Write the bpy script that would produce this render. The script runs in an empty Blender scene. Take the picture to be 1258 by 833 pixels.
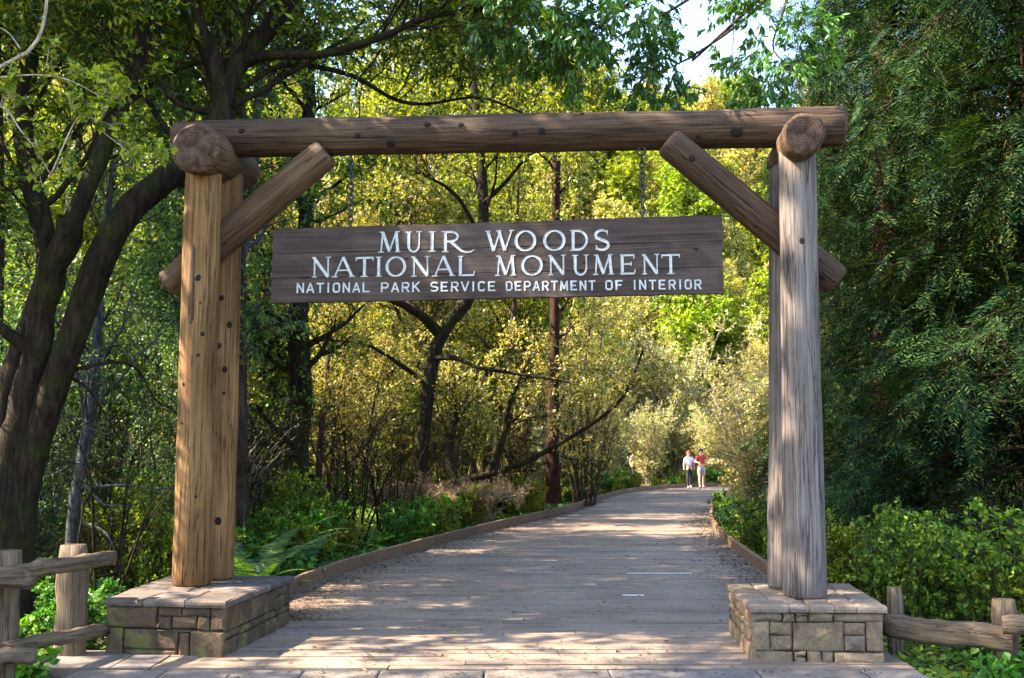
import bpy, math, random
import numpy as np
from mathutils import Vector, Matrix, Quaternion

# ------------------------------------------------------------------ camera, world, sun
scene = bpy.context.scene
COL = scene.collection
EYE = 1.6
FPX, CX, CY, HOR = 1250.0, 629.0, 416.5, 556.0
PITCH = math.atan((HOR - CY) / FPX)
cam_d = bpy.data.cameras.new("camera")
cam = bpy.data.objects.new("camera", cam_d)
COL.objects.link(cam)
cam_d.sensor_width = 36.0
cam_d.lens = 36.0 * FPX / 1258.0
cam_d.clip_end = 2000
cam_d.clip_start = 0.05
cam.location = (0, 0, EYE)
cam.rotation_euler = (math.pi / 2 + PITCH, 0, 0)
cam_d.dof.use_dof = True
cam_d.dof.focus_distance = 8.8
cam_d.dof.aperture_fstop = 9.0
scene.camera = cam

SUN = Vector((-0.70, -0.06, 0.70)).normalized()
world = bpy.data.worlds.new("World")
scene.world = world
world.use_nodes = True
wn = world.node_tree
sky = wn.nodes.new("ShaderNodeTexSky")
sky.sky_type = 'NISHITA'
sky.sun_disc = False
sky.sun_elevation = math.asin(SUN.z)
sky.sun_rotation = math.atan2(SUN.x, SUN.y)
wn.links.new(sky.outputs[0], wn.nodes["Background"].inputs[0])
wn.nodes["Background"].inputs[1].default_value = 0.15
sun_d = bpy.data.lights.new("sun", 'SUN')
sun_d.energy = 5.0
sun_d.angle = math.radians(0.53)
sun_d.color = (1.0, 0.87, 0.68)
sun_o = bpy.data.objects.new("sun", sun_d)
COL.objects.link(sun_o)
sun_o.rotation_euler = SUN.to_track_quat('Z', 'Y').to_euler()
scene.view_settings.view_transform = 'Standard'
scene.view_settings.look = 'None'
scene.view_settings.exposure = 2.85
scene.view_settings.gamma = 1.0
scene.render.engine = 'CYCLES'
scene.cycles.max_bounces = 6
scene.cycles.diffuse_bounces = 4
scene.cycles.glossy_bounces = 2
scene.cycles.transmission_bounces = 4
scene.cycles.use_denoising = True
scene.cycles.sample_clamp_indirect = 6
scene.cycles.use_adaptive_sampling = True
scene.cycles.adaptive_threshold = 0.02

# ------------------------------------------------------------------ measuring helpers
def ray(px, py):
    x = (px - CX) / FPX
    v = -(py - CY) / FPX
    return Vector((x, math.cos(PITCH) - v * math.sin(PITCH), math.sin(PITCH) + v * math.cos(PITCH)))

def at(px, py, Y):
    d = ray(px, py)
    return Vector((0, 0, EYE)) + d * (Y / d.y)

def gz(px, py, z=0.0):
    d = ray(px, py)
    return Vector((0, 0, EYE)) + d * ((z - EYE) / d.z)

# ------------------------------------------------------------------ object helpers
def tag(o, label=None, cat=None, group=None, kind=None):
    if label: o['label'] = label
    if cat: o['category'] = cat
    if group: o['group'] = group
    if kind: o['kind'] = kind
    return o

def thing(name, label, cat, loc=(0, 0, 0), group=None):
    o = bpy.data.objects.new(name, None)
    o.empty_display_size = 0.2
    COL.objects.link(o)
    o.location = loc
    return tag(o, label, cat, group)

def link(name, me, parent=None, loc=(0, 0, 0), world_loc=True):
    o = bpy.data.objects.new(name, me)
    COL.objects.link(o)
    o.location = loc
    if parent is not None:
        o.parent = parent
        if world_loc:
            p = parent
            while p is not None:
                o.location = o.location - p.location
                p = p.parent
    return o

def np_mesh(name, V, F, mats, smooth=False, mat_idx=None):
    """V (n,3); F list of (m,k) index arrays"""
    me = bpy.data.meshes.new(name)
    if not isinstance(F, (list, tuple)): F = [F]
    F = [np.asarray(f, dtype=np.int32) for f in F if len(f)]
    V = np.asarray(V, dtype=np.float32)
    me.vertices.add(len(V))
    me.vertices.foreach_set("co", V.ravel())
    loops = np.concatenate([f.ravel() for f in F])
    starts = []
    tot = []
    c = 0
    for f in F:
        n, k = f.shape
        starts.append(c + np.arange(n) * k)
        tot.append(np.full(n, k))
        c += n * k
    starts = np.concatenate(starts); tot = np.concatenate(tot)
    me.loops.add(len(loops))
    me.loops.foreach_set("vertex_index", loops)
    me.polygons.add(len(starts))
    me.polygons.foreach_set("loop_start", starts.astype(np.int32))
    me.polygons.foreach_set("loop_total", tot.astype(np.int32))
    me.polygons.foreach_set("use_smooth", np.full(len(starts), bool(smooth)))
    if not isinstance(mats, (list, tuple)): mats = [mats]
    for m in mats: me.materials.append(m)
    if mat_idx is not None:
        me.polygons.foreach_set("material_index", np.asarray(mat_idx, dtype=np.int32))
    me.update(calc_edges=True)
    return me

def nrm(v):
    return v / np.maximum(np.linalg.norm(v, axis=-1, keepdims=True), 1e-9)

def tubes(paths, radii, sides):
    """paths (N,S,3), radii (N,S) -> V, quads"""
    N, S, _ = paths.shape
    T = np.empty_like(paths)
    T[:, 1:-1] = paths[:, 2:] - paths[:, :-2]
    T[:, 0] = paths[:, 1] - paths[:, 0]
    T[:, -1] = paths[:, -1] - paths[:, -2]
    T = nrm(T)
    ref = np.where(np.abs(T[:, :1, 2:3]) > 0.9, np.array([1., 0, 0]), np.array([0, 0, 1.]))
    U = nrm(np.cross(T, np.broadcast_to(ref, T.shape)))
    W = np.cross(T, U)
    a = np.arange(sides) / sides * 2 * np.pi
    V = paths[:, :, None] + radii[:, :, None, None] * (np.cos(a)[None, None, :, None] * U[:, :, None] + np.sin(a)[None, None, :, None] * W[:, :, None])
    base = (np.arange(N) * S * sides)[:, None, None] + (np.arange(S - 1) * sides)[None, :, None]
    i = np.arange(sides)[None, None]
    j = (np.arange(sides) + 1)[None, None] % sides
    Q = np.stack([base + i, base + j, base + j + sides, base + i + sides], -1).reshape(-1, 4)
    return V.reshape(-1, 3), Q

class Geo:
    def __init__(s): s.V = []; s.F = []; s.n = 0
    def add(s, V, F):
        s.V.append(np.asarray(V, dtype=np.float64)); s.F.append(np.asarray(F) + s.n); s.n += len(V)
    def mesh(s, name, mats, smooth=False):
        by = {}
        for f in s.F:
            by.setdefault(f.shape[1], []).append(f)
        return np_mesh(name, np.concatenate(s.V), [np.concatenate(v) for v in by.values()], mats, smooth)
    def box(s, lo, hi, jit=0.0, R=None):
        (x0, y0, z0), (x1, y1, z1) = lo, hi
        V = np.array([[x0, y0, z0], [x1, y0, z0], [x1, y1, z0], [x0, y1, z0], [x0, y0, z1], [x1, y0, z1], [x1, y1, z1], [x0, y1, z1]], float)
        if jit: V += (R or RN).uniform(-jit, jit, V.shape)
        s.add(V, [[0, 3, 2, 1], [4, 5, 6, 7], [0, 1, 5, 4], [1, 2, 6, 5], [2, 3, 7, 6], [3, 0, 4, 7]])

RN = np.random.default_rng(7)

# ------------------------------------------------------------------ materials
class NT:
    def __init__(s, name):
        s.m = bpy.data.materials.new(name); s.m.use_nodes = True
        s.t = s.m.node_tree; s.n = s.t.nodes; s.n.clear()
        s.out = s.n.new('ShaderNodeOutputMaterial')
    def new(s, t, **kw):
        n = s.n.new('ShaderNode' + t)
        for k, v in kw.items():
            if isinstance(k, str) and hasattr(n, k): setattr(n, k, v)
        return n
    def l(s, a, b): s.t.links.new(a, b)
    def ramp(s, fac, stops, interp='LINEAR'):
        r = s.n.new('ShaderNodeValToRGB'); e = r.color_ramp.elements
        r.color_ramp.interpolation = interp
        while len(e) > 1: e.remove(e[-1])
        e[0].position = stops[0][0]; e[0].color = (*stops[0][1], 1)
        for p, c in stops[1:]:
            q = e.new(p); q.color = (*c, 1)
        s.l(fac, r.inputs[0]); return r.outputs[0]
    def mul(s, a, b, fac=1.0, mode='MULTIPLY'):
        m = s.n.new('ShaderNodeMix'); m.data_type = 'RGBA'; m.blend_type = mode
        m.inputs[0].default_value = fac
        for sock, v in ((m.inputs[6], a), (m.inputs[7], b)):
            if isinstance(v, tuple): sock.default_value = (*v, 1)
            else: s.l(v, sock)
        return m.outputs[2]
    def mixf(s, f, a, b):
        m = s.n.new('ShaderNodeMix'); m.data_type = 'RGBA'
        s.l(f, m.inputs[0])
        for sock, v in ((m.inputs[6], a), (m.inputs[7], b)):
            if isinstance(v, tuple): sock.default_value = (*v, 1)
            else: s.l(v, sock)
        return m.outputs[2]
    def noise(s, scale, vec=None, detail=4, rough=0.6, stretch=None, dist=0.0):
        n = s.n.new('ShaderNodeTexNoise'); n.inputs['Scale'].default_value = scale
        n.inputs['Detail'].default_value = detail; n.inputs['Roughness'].default_value = rough
        n.inputs['Distortion'].default_value = dist
        if vec is None: vec = s.pos()
        if stretch:
            mp = s.n.new('ShaderNodeMapping'); mp.inputs['Scale'].default_value = stretch
            s.l(vec, mp.inputs[0]); vec = mp.outputs[0]
        s.l(vec, n.inputs['Vector'])
        return n.outputs[0]
    def pos(s):
        return s.n.new('ShaderNodeNewGeometry').outputs['Position']
    def obj(s):
        return s.n.new('ShaderNodeTexCoord').outputs['Object']
    def objrand(s):
        return s.n.new('ShaderNodeObjectInfo').outputs['Random']
    def island(s):
        return s.n.new('ShaderNodeNewGeometry').outputs['Random Per Island']
    def finish(s, col, rough=0.7, bump=None, bstr=0.3, bdist=0.01, spec=0.3, metal=0.0):
        b = s.n.new('ShaderNodeBsdfPrincipled')
        if isinstance(col, tuple): b.inputs['Base Color'].default_value = (*col, 1)
        else: s.l(col, b.inputs['Base Color'])
        b.inputs['Roughness'].default_value = rough
        b.inputs['Specular IOR Level'].default_value = spec
        b.inputs['Metallic'].default_value = metal
        if bump is not None:
            bp = s.n.new('ShaderNodeBump'); bp.inputs['Strength'].default_value = bstr
            bp.inputs['Distance'].default_value = bdist
            s.l(bump, bp.inputs['Height']); s.l(bp.outputs[0], b.inputs['Normal'])
        s.l(b.outputs[0], s.out.inputs[0]); s.b = b
        return s.m

def leaf_mat(name, stops, trans=0.35, tcol=(1.3, 1.25, 0.35), gloss=0.45, spec=0.35, big=0.5, vs=0.3):
    t = NT(name)
    c = t.ramp(t.island(), [(i / max(1, len(stops) - 1), s) for i, s in enumerate(stops)])
    nz = t.noise(big, detail=2)
    c = t.mul(c, t.ramp(nz, [(0.3, (1 - vs, 1 - vs * .8, 1 - vs * .6)), (0.7, (1 + vs, 1 + vs, 1 + vs * .5))]))
    hs = t.new('HueSaturation')
    mr = t.new('MapRange'); mr.inputs[3].default_value = 0.485; mr.inputs[4].default_value = 0.515
    t.l(t.objrand(), mr.inputs[0]); t.l(mr.outputs[0], hs.inputs['Hue']); t.l(c, hs.inputs['Color'])
    c = hs.outputs[0]
    b = t.new('BsdfPrincipled'); t.l(c, b.inputs['Base Color'])
    b.inputs['Roughness'].default_value = gloss; b.inputs['Specular IOR Level'].default_value = spec
    tr = t.new('BsdfTranslucent')
    t.l(t.mul(c, tcol), tr.inputs[0])
    mx = t.new('MixShader'); mx.inputs[0].default_value = trans
    t.l(b.outputs[0], mx.inputs[1]); t.l(tr.outputs[0], mx.inputs[2]); t.l(mx.outputs[0], t.out.inputs[0])
    return t.m

M = {}
M['leaf_bay'] = leaf_mat('bay_leaf', [(.010, .030, .006), (.030, .065, .008), (.08, .12, .010), (.22, .25, .012), (.36, .36, .04)], .36, (1.5, 1.45, .3))  # near-black to yellow spread puts backlit highlights and dark gaps into the leaf colour
M['leaf_dark'] = leaf_mat('dark_leaf', [(.014, .045, .028), (.05, .11, .055), (.11, .19, .055), (.26, .34, .06)], .34, (1.3, 1.4, .4))  # upper tones raised: light for the dark left understory put into the colour
M['leaf_lime'] = leaf_mat('lime_leaf', [(.03, .07, .006), (.13, .18, .008), (.24, .28, .010), (.38, .39, .03)], .4, (1.3, 1.3, .3))
M['leaf_gold'] = leaf_mat('gold_leaf', [(.04, .05, .008), (.18, .18, .012), (.34, .30, .03), (.52, .43, .18), (.60, .50, .34)], .36, (1.3, 1.2, .35))
M['leaf_cream'] = leaf_mat('cream_leaf', [(.10, .12, .02), (.28, .30, .05), (.48, .42, .18), (.64, .54, .38)], .35, (1.2, 1.1, .6))  # sunlit glow of the bushes round the bend put into the leaf colour
M['leaf_herb'] = leaf_mat('herb_leaf', [(.025, .07, .010), (.05, .13, .015), (.09, .21, .02), (.14, .26, .025)], .3, (1.2, 1.4, .4))
M['leaf_shrub'] = leaf_mat('shrub_leaf', [(.03, .08, .012), (.08, .15, .015), (.17, .25, .02), (.32, .38, .03)], .38, (1.3, 1.3, .35))
M['leaf_near'] = leaf_mat('near_leaf', [(.035, .09, .02), (.06, .13, .025), (.10, .18, .025)], .35, (1.3, 1.35, .35), gloss=.3, spec=.5)
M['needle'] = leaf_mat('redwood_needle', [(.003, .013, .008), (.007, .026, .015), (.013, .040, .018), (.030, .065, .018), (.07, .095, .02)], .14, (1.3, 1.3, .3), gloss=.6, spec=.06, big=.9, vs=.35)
M['needle_dry'] = leaf_mat('dry_needle', [(.12, .05, .03), (.2, .09, .05), (.26, .14, .08)], .2, (1.2, 1.1, .8))
M['straw_leaf'] = leaf_mat('pale_needle', [(.25, .27, .12), (.4, .4, .22), (.5, .48, .3)], .3, (1.1, 1.05, .6))  # bright sun on the small sapling is painted into this needle colour
M['fern'] = leaf_mat('fern_frond', [(.022, .065, .025), (.05, .12, .03), (.10, .19, .025)], .3, (1.2, 1.3, .4))
M['dry'] = leaf_mat('dry_frond', [(.22, .13, .07), (.34, .22, .12), (.46, .34, .2)], .3, (1.1, 1.0, .8), big=2)
M['litter'] = leaf_mat('leaf_litter', [(.045, .027, .02), (.10, .06, .04), (.16, .105, .07), (.03, .02, .015)], .0, (1, 1, 1), gloss=.8, spec=.1)
M['straw'] = leaf_mat('straw_grass', [(.36, .30, .13), (.42, .36, .16), (.26, .28, .07), (.48, .40, .24)], .3, (1.1, 1.05, .6), big=.2)

def bark(name, c0, c1, c2, moss=None, sc=1.0, bs=0.8):
    t = NT(name)
    n1 = t.noise(14 * sc, t.pos(), 5, .65, (1, 1, .22))
    n2 = t.noise(3 * sc, t.pos(), 3)
    c = t.ramp(n1, [(.25, c0), (.5, c1), (.75, c2)])
    if moss:
        c = t.mixf(t.ramp(n2, [(.48, (0, 0, 0)), (.62, (1, 1, 1))]), c, moss)
    n3 = t.noise(26 * sc, t.pos(), 4, .7, (1, 1, .12))
    c = t.mul(c, t.ramp(n3, [(.35, (.45, .45, .45)), (.6, (1.25, 1.25, 1.25))]))
    return t.finish(c, .9, t.mul(n1, n3, .7), 1.0, .05, .1)

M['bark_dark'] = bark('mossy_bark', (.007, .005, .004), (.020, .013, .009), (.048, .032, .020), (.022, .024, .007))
M['bark_mid'] = bark('brown_bark', (.02, .013, .009), (.05, .033, .023), (.10, .07, .05))
M['bark_grey'] = bark('grey_bark', (.02, .022, .026), (.055, .06, .068), (.12, .125, .125))
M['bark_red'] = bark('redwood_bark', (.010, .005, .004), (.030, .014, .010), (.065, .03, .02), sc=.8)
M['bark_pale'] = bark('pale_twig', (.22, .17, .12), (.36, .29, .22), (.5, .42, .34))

def log_wood(name, tones, grey, dark=.35):
    t = NT(name)
    o = t.obj()
    rnd = t.objrand()
    add = t.new('VectorMath'); add.operation = 'ADD'
    t.l(o, add.inputs[0]); cmb = t.new('CombineXYZ')
    mm = t.new('Math'); mm.operation = 'MULTIPLY'; mm.inputs[1].default_value = 37.0
    t.l(rnd, mm.inputs[0]); t.l(mm.outputs[0], cmb.inputs[2]); t.l(mm.outputs[0], cmb.inputs[0]); t.l(cmb.outputs[0], add.inputs[1])
    v = add.outputs[0]
    g = t.noise(34, v, 7, .72, (1, 1, .035), .25)
    g2 = t.noise(90, v, 3, .6, (1, 1, .03))
    big = t.noise(2.2, v, 3, .5, (1, 1, .5))
    cr = t.noise(13, v, 4, .6, (1, 1, .03), .3)
    c = t.ramp(g, [(.28, tones[0]), (.45, tones[1]), (.6, tones[2]), (.78, tones[3])])
    c = t.mixf(t.ramp(big, [(.42, (0, 0, 0)), (.62, (1, 1, 1))]), c, t.mul(c, grey))
    c = t.mul(c, t.ramp(g2, [(.3, (.72, .72, .72)), (.65, (1.12, 1.12, 1.12))]))
    crk = t.ramp(cr, [(.480, (1, 1, 1)), (.497, (.16, .12, .10)), (.503, (.16, .12, .10)), (.52, (1, 1, 1))])
    c = t.mul(c, crk, .8)
    h = t.mul(t.mul(g, g2, .4), crk, .8)
    return t.finish(c, .75, h, .6, .02, .2)

M['log_warm'] = log_wood('warm_log', [(0.070, 0.032, 0.010), (0.180, 0.092, 0.034), (0.260, 0.142, 0.054), (0.335, 0.205, 0.095)], (.66, .62, .56))
M['log_grey'] = log_wood('grey_log', [(0.066, 0.051, 0.042), (0.140, 0.111, 0.095), (0.197, 0.164, 0.145), (0.268, 0.234, 0.212)], (.80, .80, .84))
M['log_brown'] = log_wood('brown_log', [(0.040, 0.022, 0.011), (0.092, 0.053, 0.029), (0.136, 0.084, 0.048), (0.208, 0.140, 0.084)], (.64, .60, .56))
M['log_beam'] = log_wood('beam_log', [(0.024, 0.013, 0.007), (0.062, 0.036, 0.021), (0.100, 0.062, 0.038), (0.168, 0.120, 0.084)], (.72, .70, .68))
M['rail'] = log_wood('rail_wood', [(0.056, 0.034, 0.020), (0.123, 0.081, 0.050), (0.185, 0.129, 0.084), (0.252, 0.190, 0.140)], (.7, .72, .7))

def end_grain(name, tones):
    t = NT(name)
    w = t.n.new('ShaderNodeTexWave'); w.wave_type = 'RINGS'; w.rings_direction = 'Z'
    w.inputs['Scale'].default_value = 14; w.inputs['Distortion'].default_value = 5.0; w.inputs['Detail'].default_value = 4
    t.l(t.obj(), w.inputs['Vector'])
    c = t.ramp(w.outputs['Fac'], [(0, tones[0]), (1, tones[1])])
    n = t.noise(9, t.obj(), 5)
    c = t.mul(c, t.ramp(n, [(.35, (.25, .22, .2)), (.6, (1.25, 1.2, 1.2))]))
    return t.finish(c, .85, n, .6, .02, .15)
M['end'] = end_grain('log_end', ((.055, .034, .024), (.095, .062, .044)))
M['knot'] = NT('knot').finish((.010, .006, .004), .85)

def stone(name, a, b, moss=.55):
    t = NT(name)
    p = t.pos()
    n = t.noise(7, p, 6, .7); n2 = t.noise(40, p, 4, .7); n3 = t.noise(3.5, p, 3)
    c = t.ramp(n, [(.3, a), (.7, b)])
    r = t.ramp(t.objrand(), [(0, (.68, .70, .74)), (.35, (1.02, .92, .78)), (.65, (.85, .78, .68)), (1, (1.25, 1.15, 1.0))])
    c = t.mul(c, r)
    c = t.mul(c, t.ramp(n2, [(.3, (.7, .7, .7)), (.7, (1.2, 1.2, 1.2))]))
    c = t.mixf(t.ramp(n3, [(moss, (0, 0, 0)), (moss + .12, (.6, .6, .6))]), c, (.13, .13, .035))
    return t.finish(c, .85, t.mul(n, n2, .5), .9, .02, .2)
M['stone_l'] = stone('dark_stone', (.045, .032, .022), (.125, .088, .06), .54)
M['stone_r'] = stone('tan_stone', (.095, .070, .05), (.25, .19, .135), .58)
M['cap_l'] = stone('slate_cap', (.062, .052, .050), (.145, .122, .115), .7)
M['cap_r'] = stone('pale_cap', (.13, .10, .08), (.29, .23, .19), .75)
M['mortar'] = NT('mortar').finish((.022, .018, .015), .95)
M['flag'] = stone('paving', (.12, .105, .10), (.23, .205, .195), .8)

def plank_mat():
    t = NT('weathered_plank')
    p = t.pos()
    g = t.noise(10, p, 5, .65, (.12, 3, 1))
    f = t.noise(1.2, p, 4, .6, (1, 1, 1))
    r = t.ramp(t.objrand(), [(0, (.76, .74, .74)), (.2, (1.02, .98, .97)), (.5, (.88, .87, .88)), (.75, (1.12, 1.06, 1.0)), (1, (.94, .96, 1.02))])
    c = t.ramp(g, [(.25, (.115, .080, .056)), (.5, (.20, .150, .112)), (.75, (.28, .22, .17))])
    c = t.mul(c, r)
    c = t.mul(c, t.ramp(f, [(.3, (.7, .68, .66)), (.6, (1.1, 1.1, 1.1))]))
    st = t.noise(26, p, 4, .7, (.35, 1, 1))
    c = t.mul(c, t.ramp(st, [(.30, (.35, .32, .3)), (.40, (1, 1, 1))]), .8)
    return t.finish(c, .62, g, .5, .01, .35)
M['plank'] = plank_mat()
t = NT('kerb_timber'); g = t.noise(9, t.pos(), 5, .65, (1, 1, 4))
M['kerb'] = t.finish(t.mul(t.ramp(g, [(.3, (.09, .05, .03)), (.6, (.20, .12, .07)), (.8, (.30, .2, .13))]), t.ramp(t.objrand(), [(0, (.8, .8, .8)), (1, (1.15, 1.1, 1.05))])), .75, g, .5, .01)
t = NT('forest_soil'); n = t.noise(1.7, t.pos(), 8, .7); n2 = t.noise(.05, t.pos(), 4, .6); n5 = t.noise(18, t.pos(), 4, .7)
c = t.ramp(n, [(.3, (.03, .02, .012)), (.5, (.075, .055, .03)), (.62, (.08, .10, .02)), (.8, (.16, .12, .07))])
sep = t.new('SeparateXYZ'); t.l(t.pos(), sep.inputs[0])
mr = t.new('MapRange'); mr.inputs[1].default_value = 5.5; mr.inputs[2].default_value = 9; t.l(sep.outputs[2], mr.inputs[0])
hill = t.ramp(t.noise(.35, t.pos(), 8, .75), [(.3, (.05, .07, .015)), (.42, (.20, .20, .05)), (.55, (.42, .35, .17)), (.68, (.24, .25, .07))])
M['soil'] = t.finish(t.mixf(mr.outputs[0], t.mul(c, t.ramp(n5, [(.3, (.5, .5, .5)), (.7, (1.4, 1.4, 1.4))])), hill), .95, n5, .8, .04, .1)

def board_mat():
    t = NT('sign_board_wood')
    o = t.obj()
    add = t.new('VectorMath'); add.operation = 'ADD'; cmb = t.new('CombineXYZ')
    mm = t.new('Math'); mm.operation = 'MULTIPLY'; mm.inputs[1].default_value = 23.0
    t.l(t.objrand(), mm.inputs[0]); t.l(mm.outputs[0], cmb.inputs[2]); t.l(o, add.inputs[0]); t.l(cmb.outputs[0], add.inputs[1])
    v = add.outputs[0]
    g = t.noise(16, v, 6, .7, (.05, 1, 1.6), 1.2)
    g2 = t.noise(70, v, 3, .6, (.02, 1, 1))
    b = t.noise(1.6, v, 3, .6, (1, 1, 1.5))
    c = t.ramp(g, [(.30, (.010, .006, .004)), (.45, (.034, .020, .015)), (.6, (.052, .032, .024)), (.8, (.11, .07, .052))])
    c = t.mixf(t.ramp(b, [(.45, (0, 0, 0)), (.72, (.6, .6, .6))]), c, (.115, .080, .066))
    c = t.mul(c, t.ramp(g2, [(.3, (.65, .65, .65)), (.65, (1.15, 1.15, 1.15))]))
    return t.finish(c, .7, t.mul(g, g2, .5), .5, .01, .3)
M['board'] = board_mat()
t = NT('worn_white_paint'); n = t.noise(30, t.pos(), 5, .7)
M['paint'] = t.finish(t.ramp(n, [(.30, (.22, .20, .18)), (.45, (.42, .42, .41)), (.7, (.55, .56, .56))]), .6)
M['iron'] = NT('dark_iron').finish((.06, .055, .05), .55, metal=.7)
M['white_strip'] = NT('pale_strip').finish((.75, .75, .78), .35, metal=.4)
for nm, c in dict(skin=(.55, .32, .23), hair=(.16, .05, .03), hair_dark=(.03, .02, .015), white_cloth=(.8, .78, .76), dark_cloth=(.02, .022, .03), red_cloth=(.55, .06, .04),
                  grey_cloth=(.33, .3, .33), pink_cloth=(.6, .15, .3), shoe=(.06, .06, .07), blue_cloth=(.1, .15, .3)).items():
    M[nm] = NT(nm).finish(c, .8)

# ------------------------------------------------------------------ terrain and path shape
KL = [(-2.6, 7.0), (-2.6, 9.9), (-2.51, 11.4), (-2.26, 13.8), (-1.47, 17.2), (-.16, 22.2), (1.59, 28.3), (4.06, 39.1), (6.2, 44.5), (8.4, 48.0), (12.5, 51.0), (22, 53.5), (40, 55)]
KR = [(2.9, 7.0), (2.95, 9.3), (3.29, 13), (3.64, 16.8), (4.08, 20.6), (4.83, 25.2), (6.12, 30.9), (8.23, 37.7), (11.5, 43), (17, 46.5), (26, 49), (40, 50.5)]
_ly = np.array([p[1] for p in KL]); _lx = np.array([p[0] for p in KL])
_ry = np.array([p[1] for p in KR]); _rx = np.array([p[0] for p in KR])
def Lx(y): return float(np.interp(y, _ly, _lx))
def Rx(y): return float(np.interp(y, _ry, _rx))

def hnoise(x, y):
    return (np.sin(x * .9 + 1.3 * np.sin(y * .6)) * np.cos(y * .8 + .7 * np.sin(x * .5)) * .5 + np.sin(x * 2.3 + y * 1.7) * .2)

def terrain(x, y):
    x = np.asarray(x, float); y = np.asarray(y, float)
    l = np.interp(y, _ly, _lx); r = np.interp(y, _ry, _rx)
    d = np.maximum(np.maximum(l - x, x - r), 0)           # metres off the walkway
    d = np.where(y > 56, y - 50, d)
    k = np.clip((d - .3) / 4, 0, 1)
    z = -.14 + .16 * k * hnoise(x, y) - .0 * d
    back = np.maximum(y - 62 - .15 * np.abs(x - 8), 0)
    z = z + .50 * np.minimum(back, 104 + 8 * np.sin(x * .07) + 4 * np.sin(x * .19)) * np.clip(back / 12, 0, 1)
    right = np.maximum(x - r - 6, 0) * np.clip((y - 5) / 10, 0, 1) * np.clip((60 - y) / 20 + 1, 0, 1)
    z = z + .30 * np.minimum(right, 60)
    left = np.maximum(-18 - x, 0)
    z = z + .35 * np.minimum(left, 60) * np.clip((y + 30) / 30, .2, 1)
    z = z - .35 * np.clip((-3.8 - x) / 2.5, 0, 1) * np.clip((l - x) / 3, 0, 1) * np.clip((y - 4) / 5, 0, 1) * np.clip((25 - y) / 8, 0, 1)
    return z
def tz(x, y): return float(terrain(x, y))

def nonuni(a, b, c0, dmin, g):
    s = [c0]; d = dmin
    while s[-1] < b: s.append(s[-1] + d); d *= g
    q = [c0]; d = dmin
    while q[-1] > a: q.append(q[-1] - d); d *= g
    return np.array(sorted(set(q[1:] + s)))
gx = nonuni(-260, 280, 0, .35, 1.03); gy_ = nonuni(-160, 330, 12, .35, 1.03)
X, Y = np.meshgrid(gx, gy_)
Z = terrain(X, Y)
V = np.stack([X, Y, Z], -1).reshape(-1, 3)
nx, ny = len(gx), len(gy_)
idx = np.arange(nx * ny).reshape(ny, nx)
Q = np.stack([idx[:-1, :-1], idx[:-1, 1:], idx[1:, 1:], idx[1:, :-1]], -1).reshape(-1, 4)
tag(link('ground', np_mesh('ground', V, Q, M['soil'], True)), kind='structure')

# ------------------------------------------------------------------ boardwalk
bw = tag(bpy.data.objects.new('boardwalk', None), kind='structure'); COL.objects.link(bw)
unit = Geo(); unit.box((0, 0, -.045), (1, 1, 0))
unit_me = unit.mesh('plank', M['plank'])
PR = random.Random(3)
y = 7.82; n_pl = 0; far = Geo()
while y < 54:
    w = .145
    L, R = Lx(y) - .1, Rx(y) + .1
    if y > 50.5: R = 40
    cuts = [L]
    x = L + PR.uniform(1.2, 3.6)
    while x < R - .7:
        cuts.append(x); x += PR.choice([2.4, 3.0, 3.6, 3.6])
    cuts.append(R)
    for a, b in zip(cuts[:-1], cuts[1:]):
        zj = PR.uniform(-.005, .004)
        if n_pl < 300:
            o = bpy.data.objects.new('plank', unit_me); COL.objects.link(o); o.parent = bw
            o.location = (a + .004, y, zj); o.scale = (b - a - .008, w - PR.choice([.006, .008, .008, .010, .012, .014, .02]), 1)
            o.rotation_euler = (PR.uniform(-.008, .008), 0, PR.uniform(-.0006, .0006))
            n_pl += 1
        else:
            far.box((a + .004, y, -.045 + zj), (b - .004, y + w - .010, zj))
    y += w
o = link('far_planks', far.mesh('far_planks', M['plank']), bw); o['kind'] = 'stuff'
# thin pale strips set on the boards
for (xa, xb, py, lab) in ((765, 791, 732, 'short white strip lying in a plank seam, the nearer of two'), (771, 850, 705, 'longer white strip lying in a plank seam, the farther of two')):
    p, q = gz(xa, py), gz(xb, py)
    g = Geo(); g.box((p.x, p.y, .002), (q.x, p.y + .030, .010), .0008)
    tag(link('white_strip', g.mesh('white_strip', M['white_strip'])), lab, 'strip', 'white strips on the boardwalk')

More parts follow.
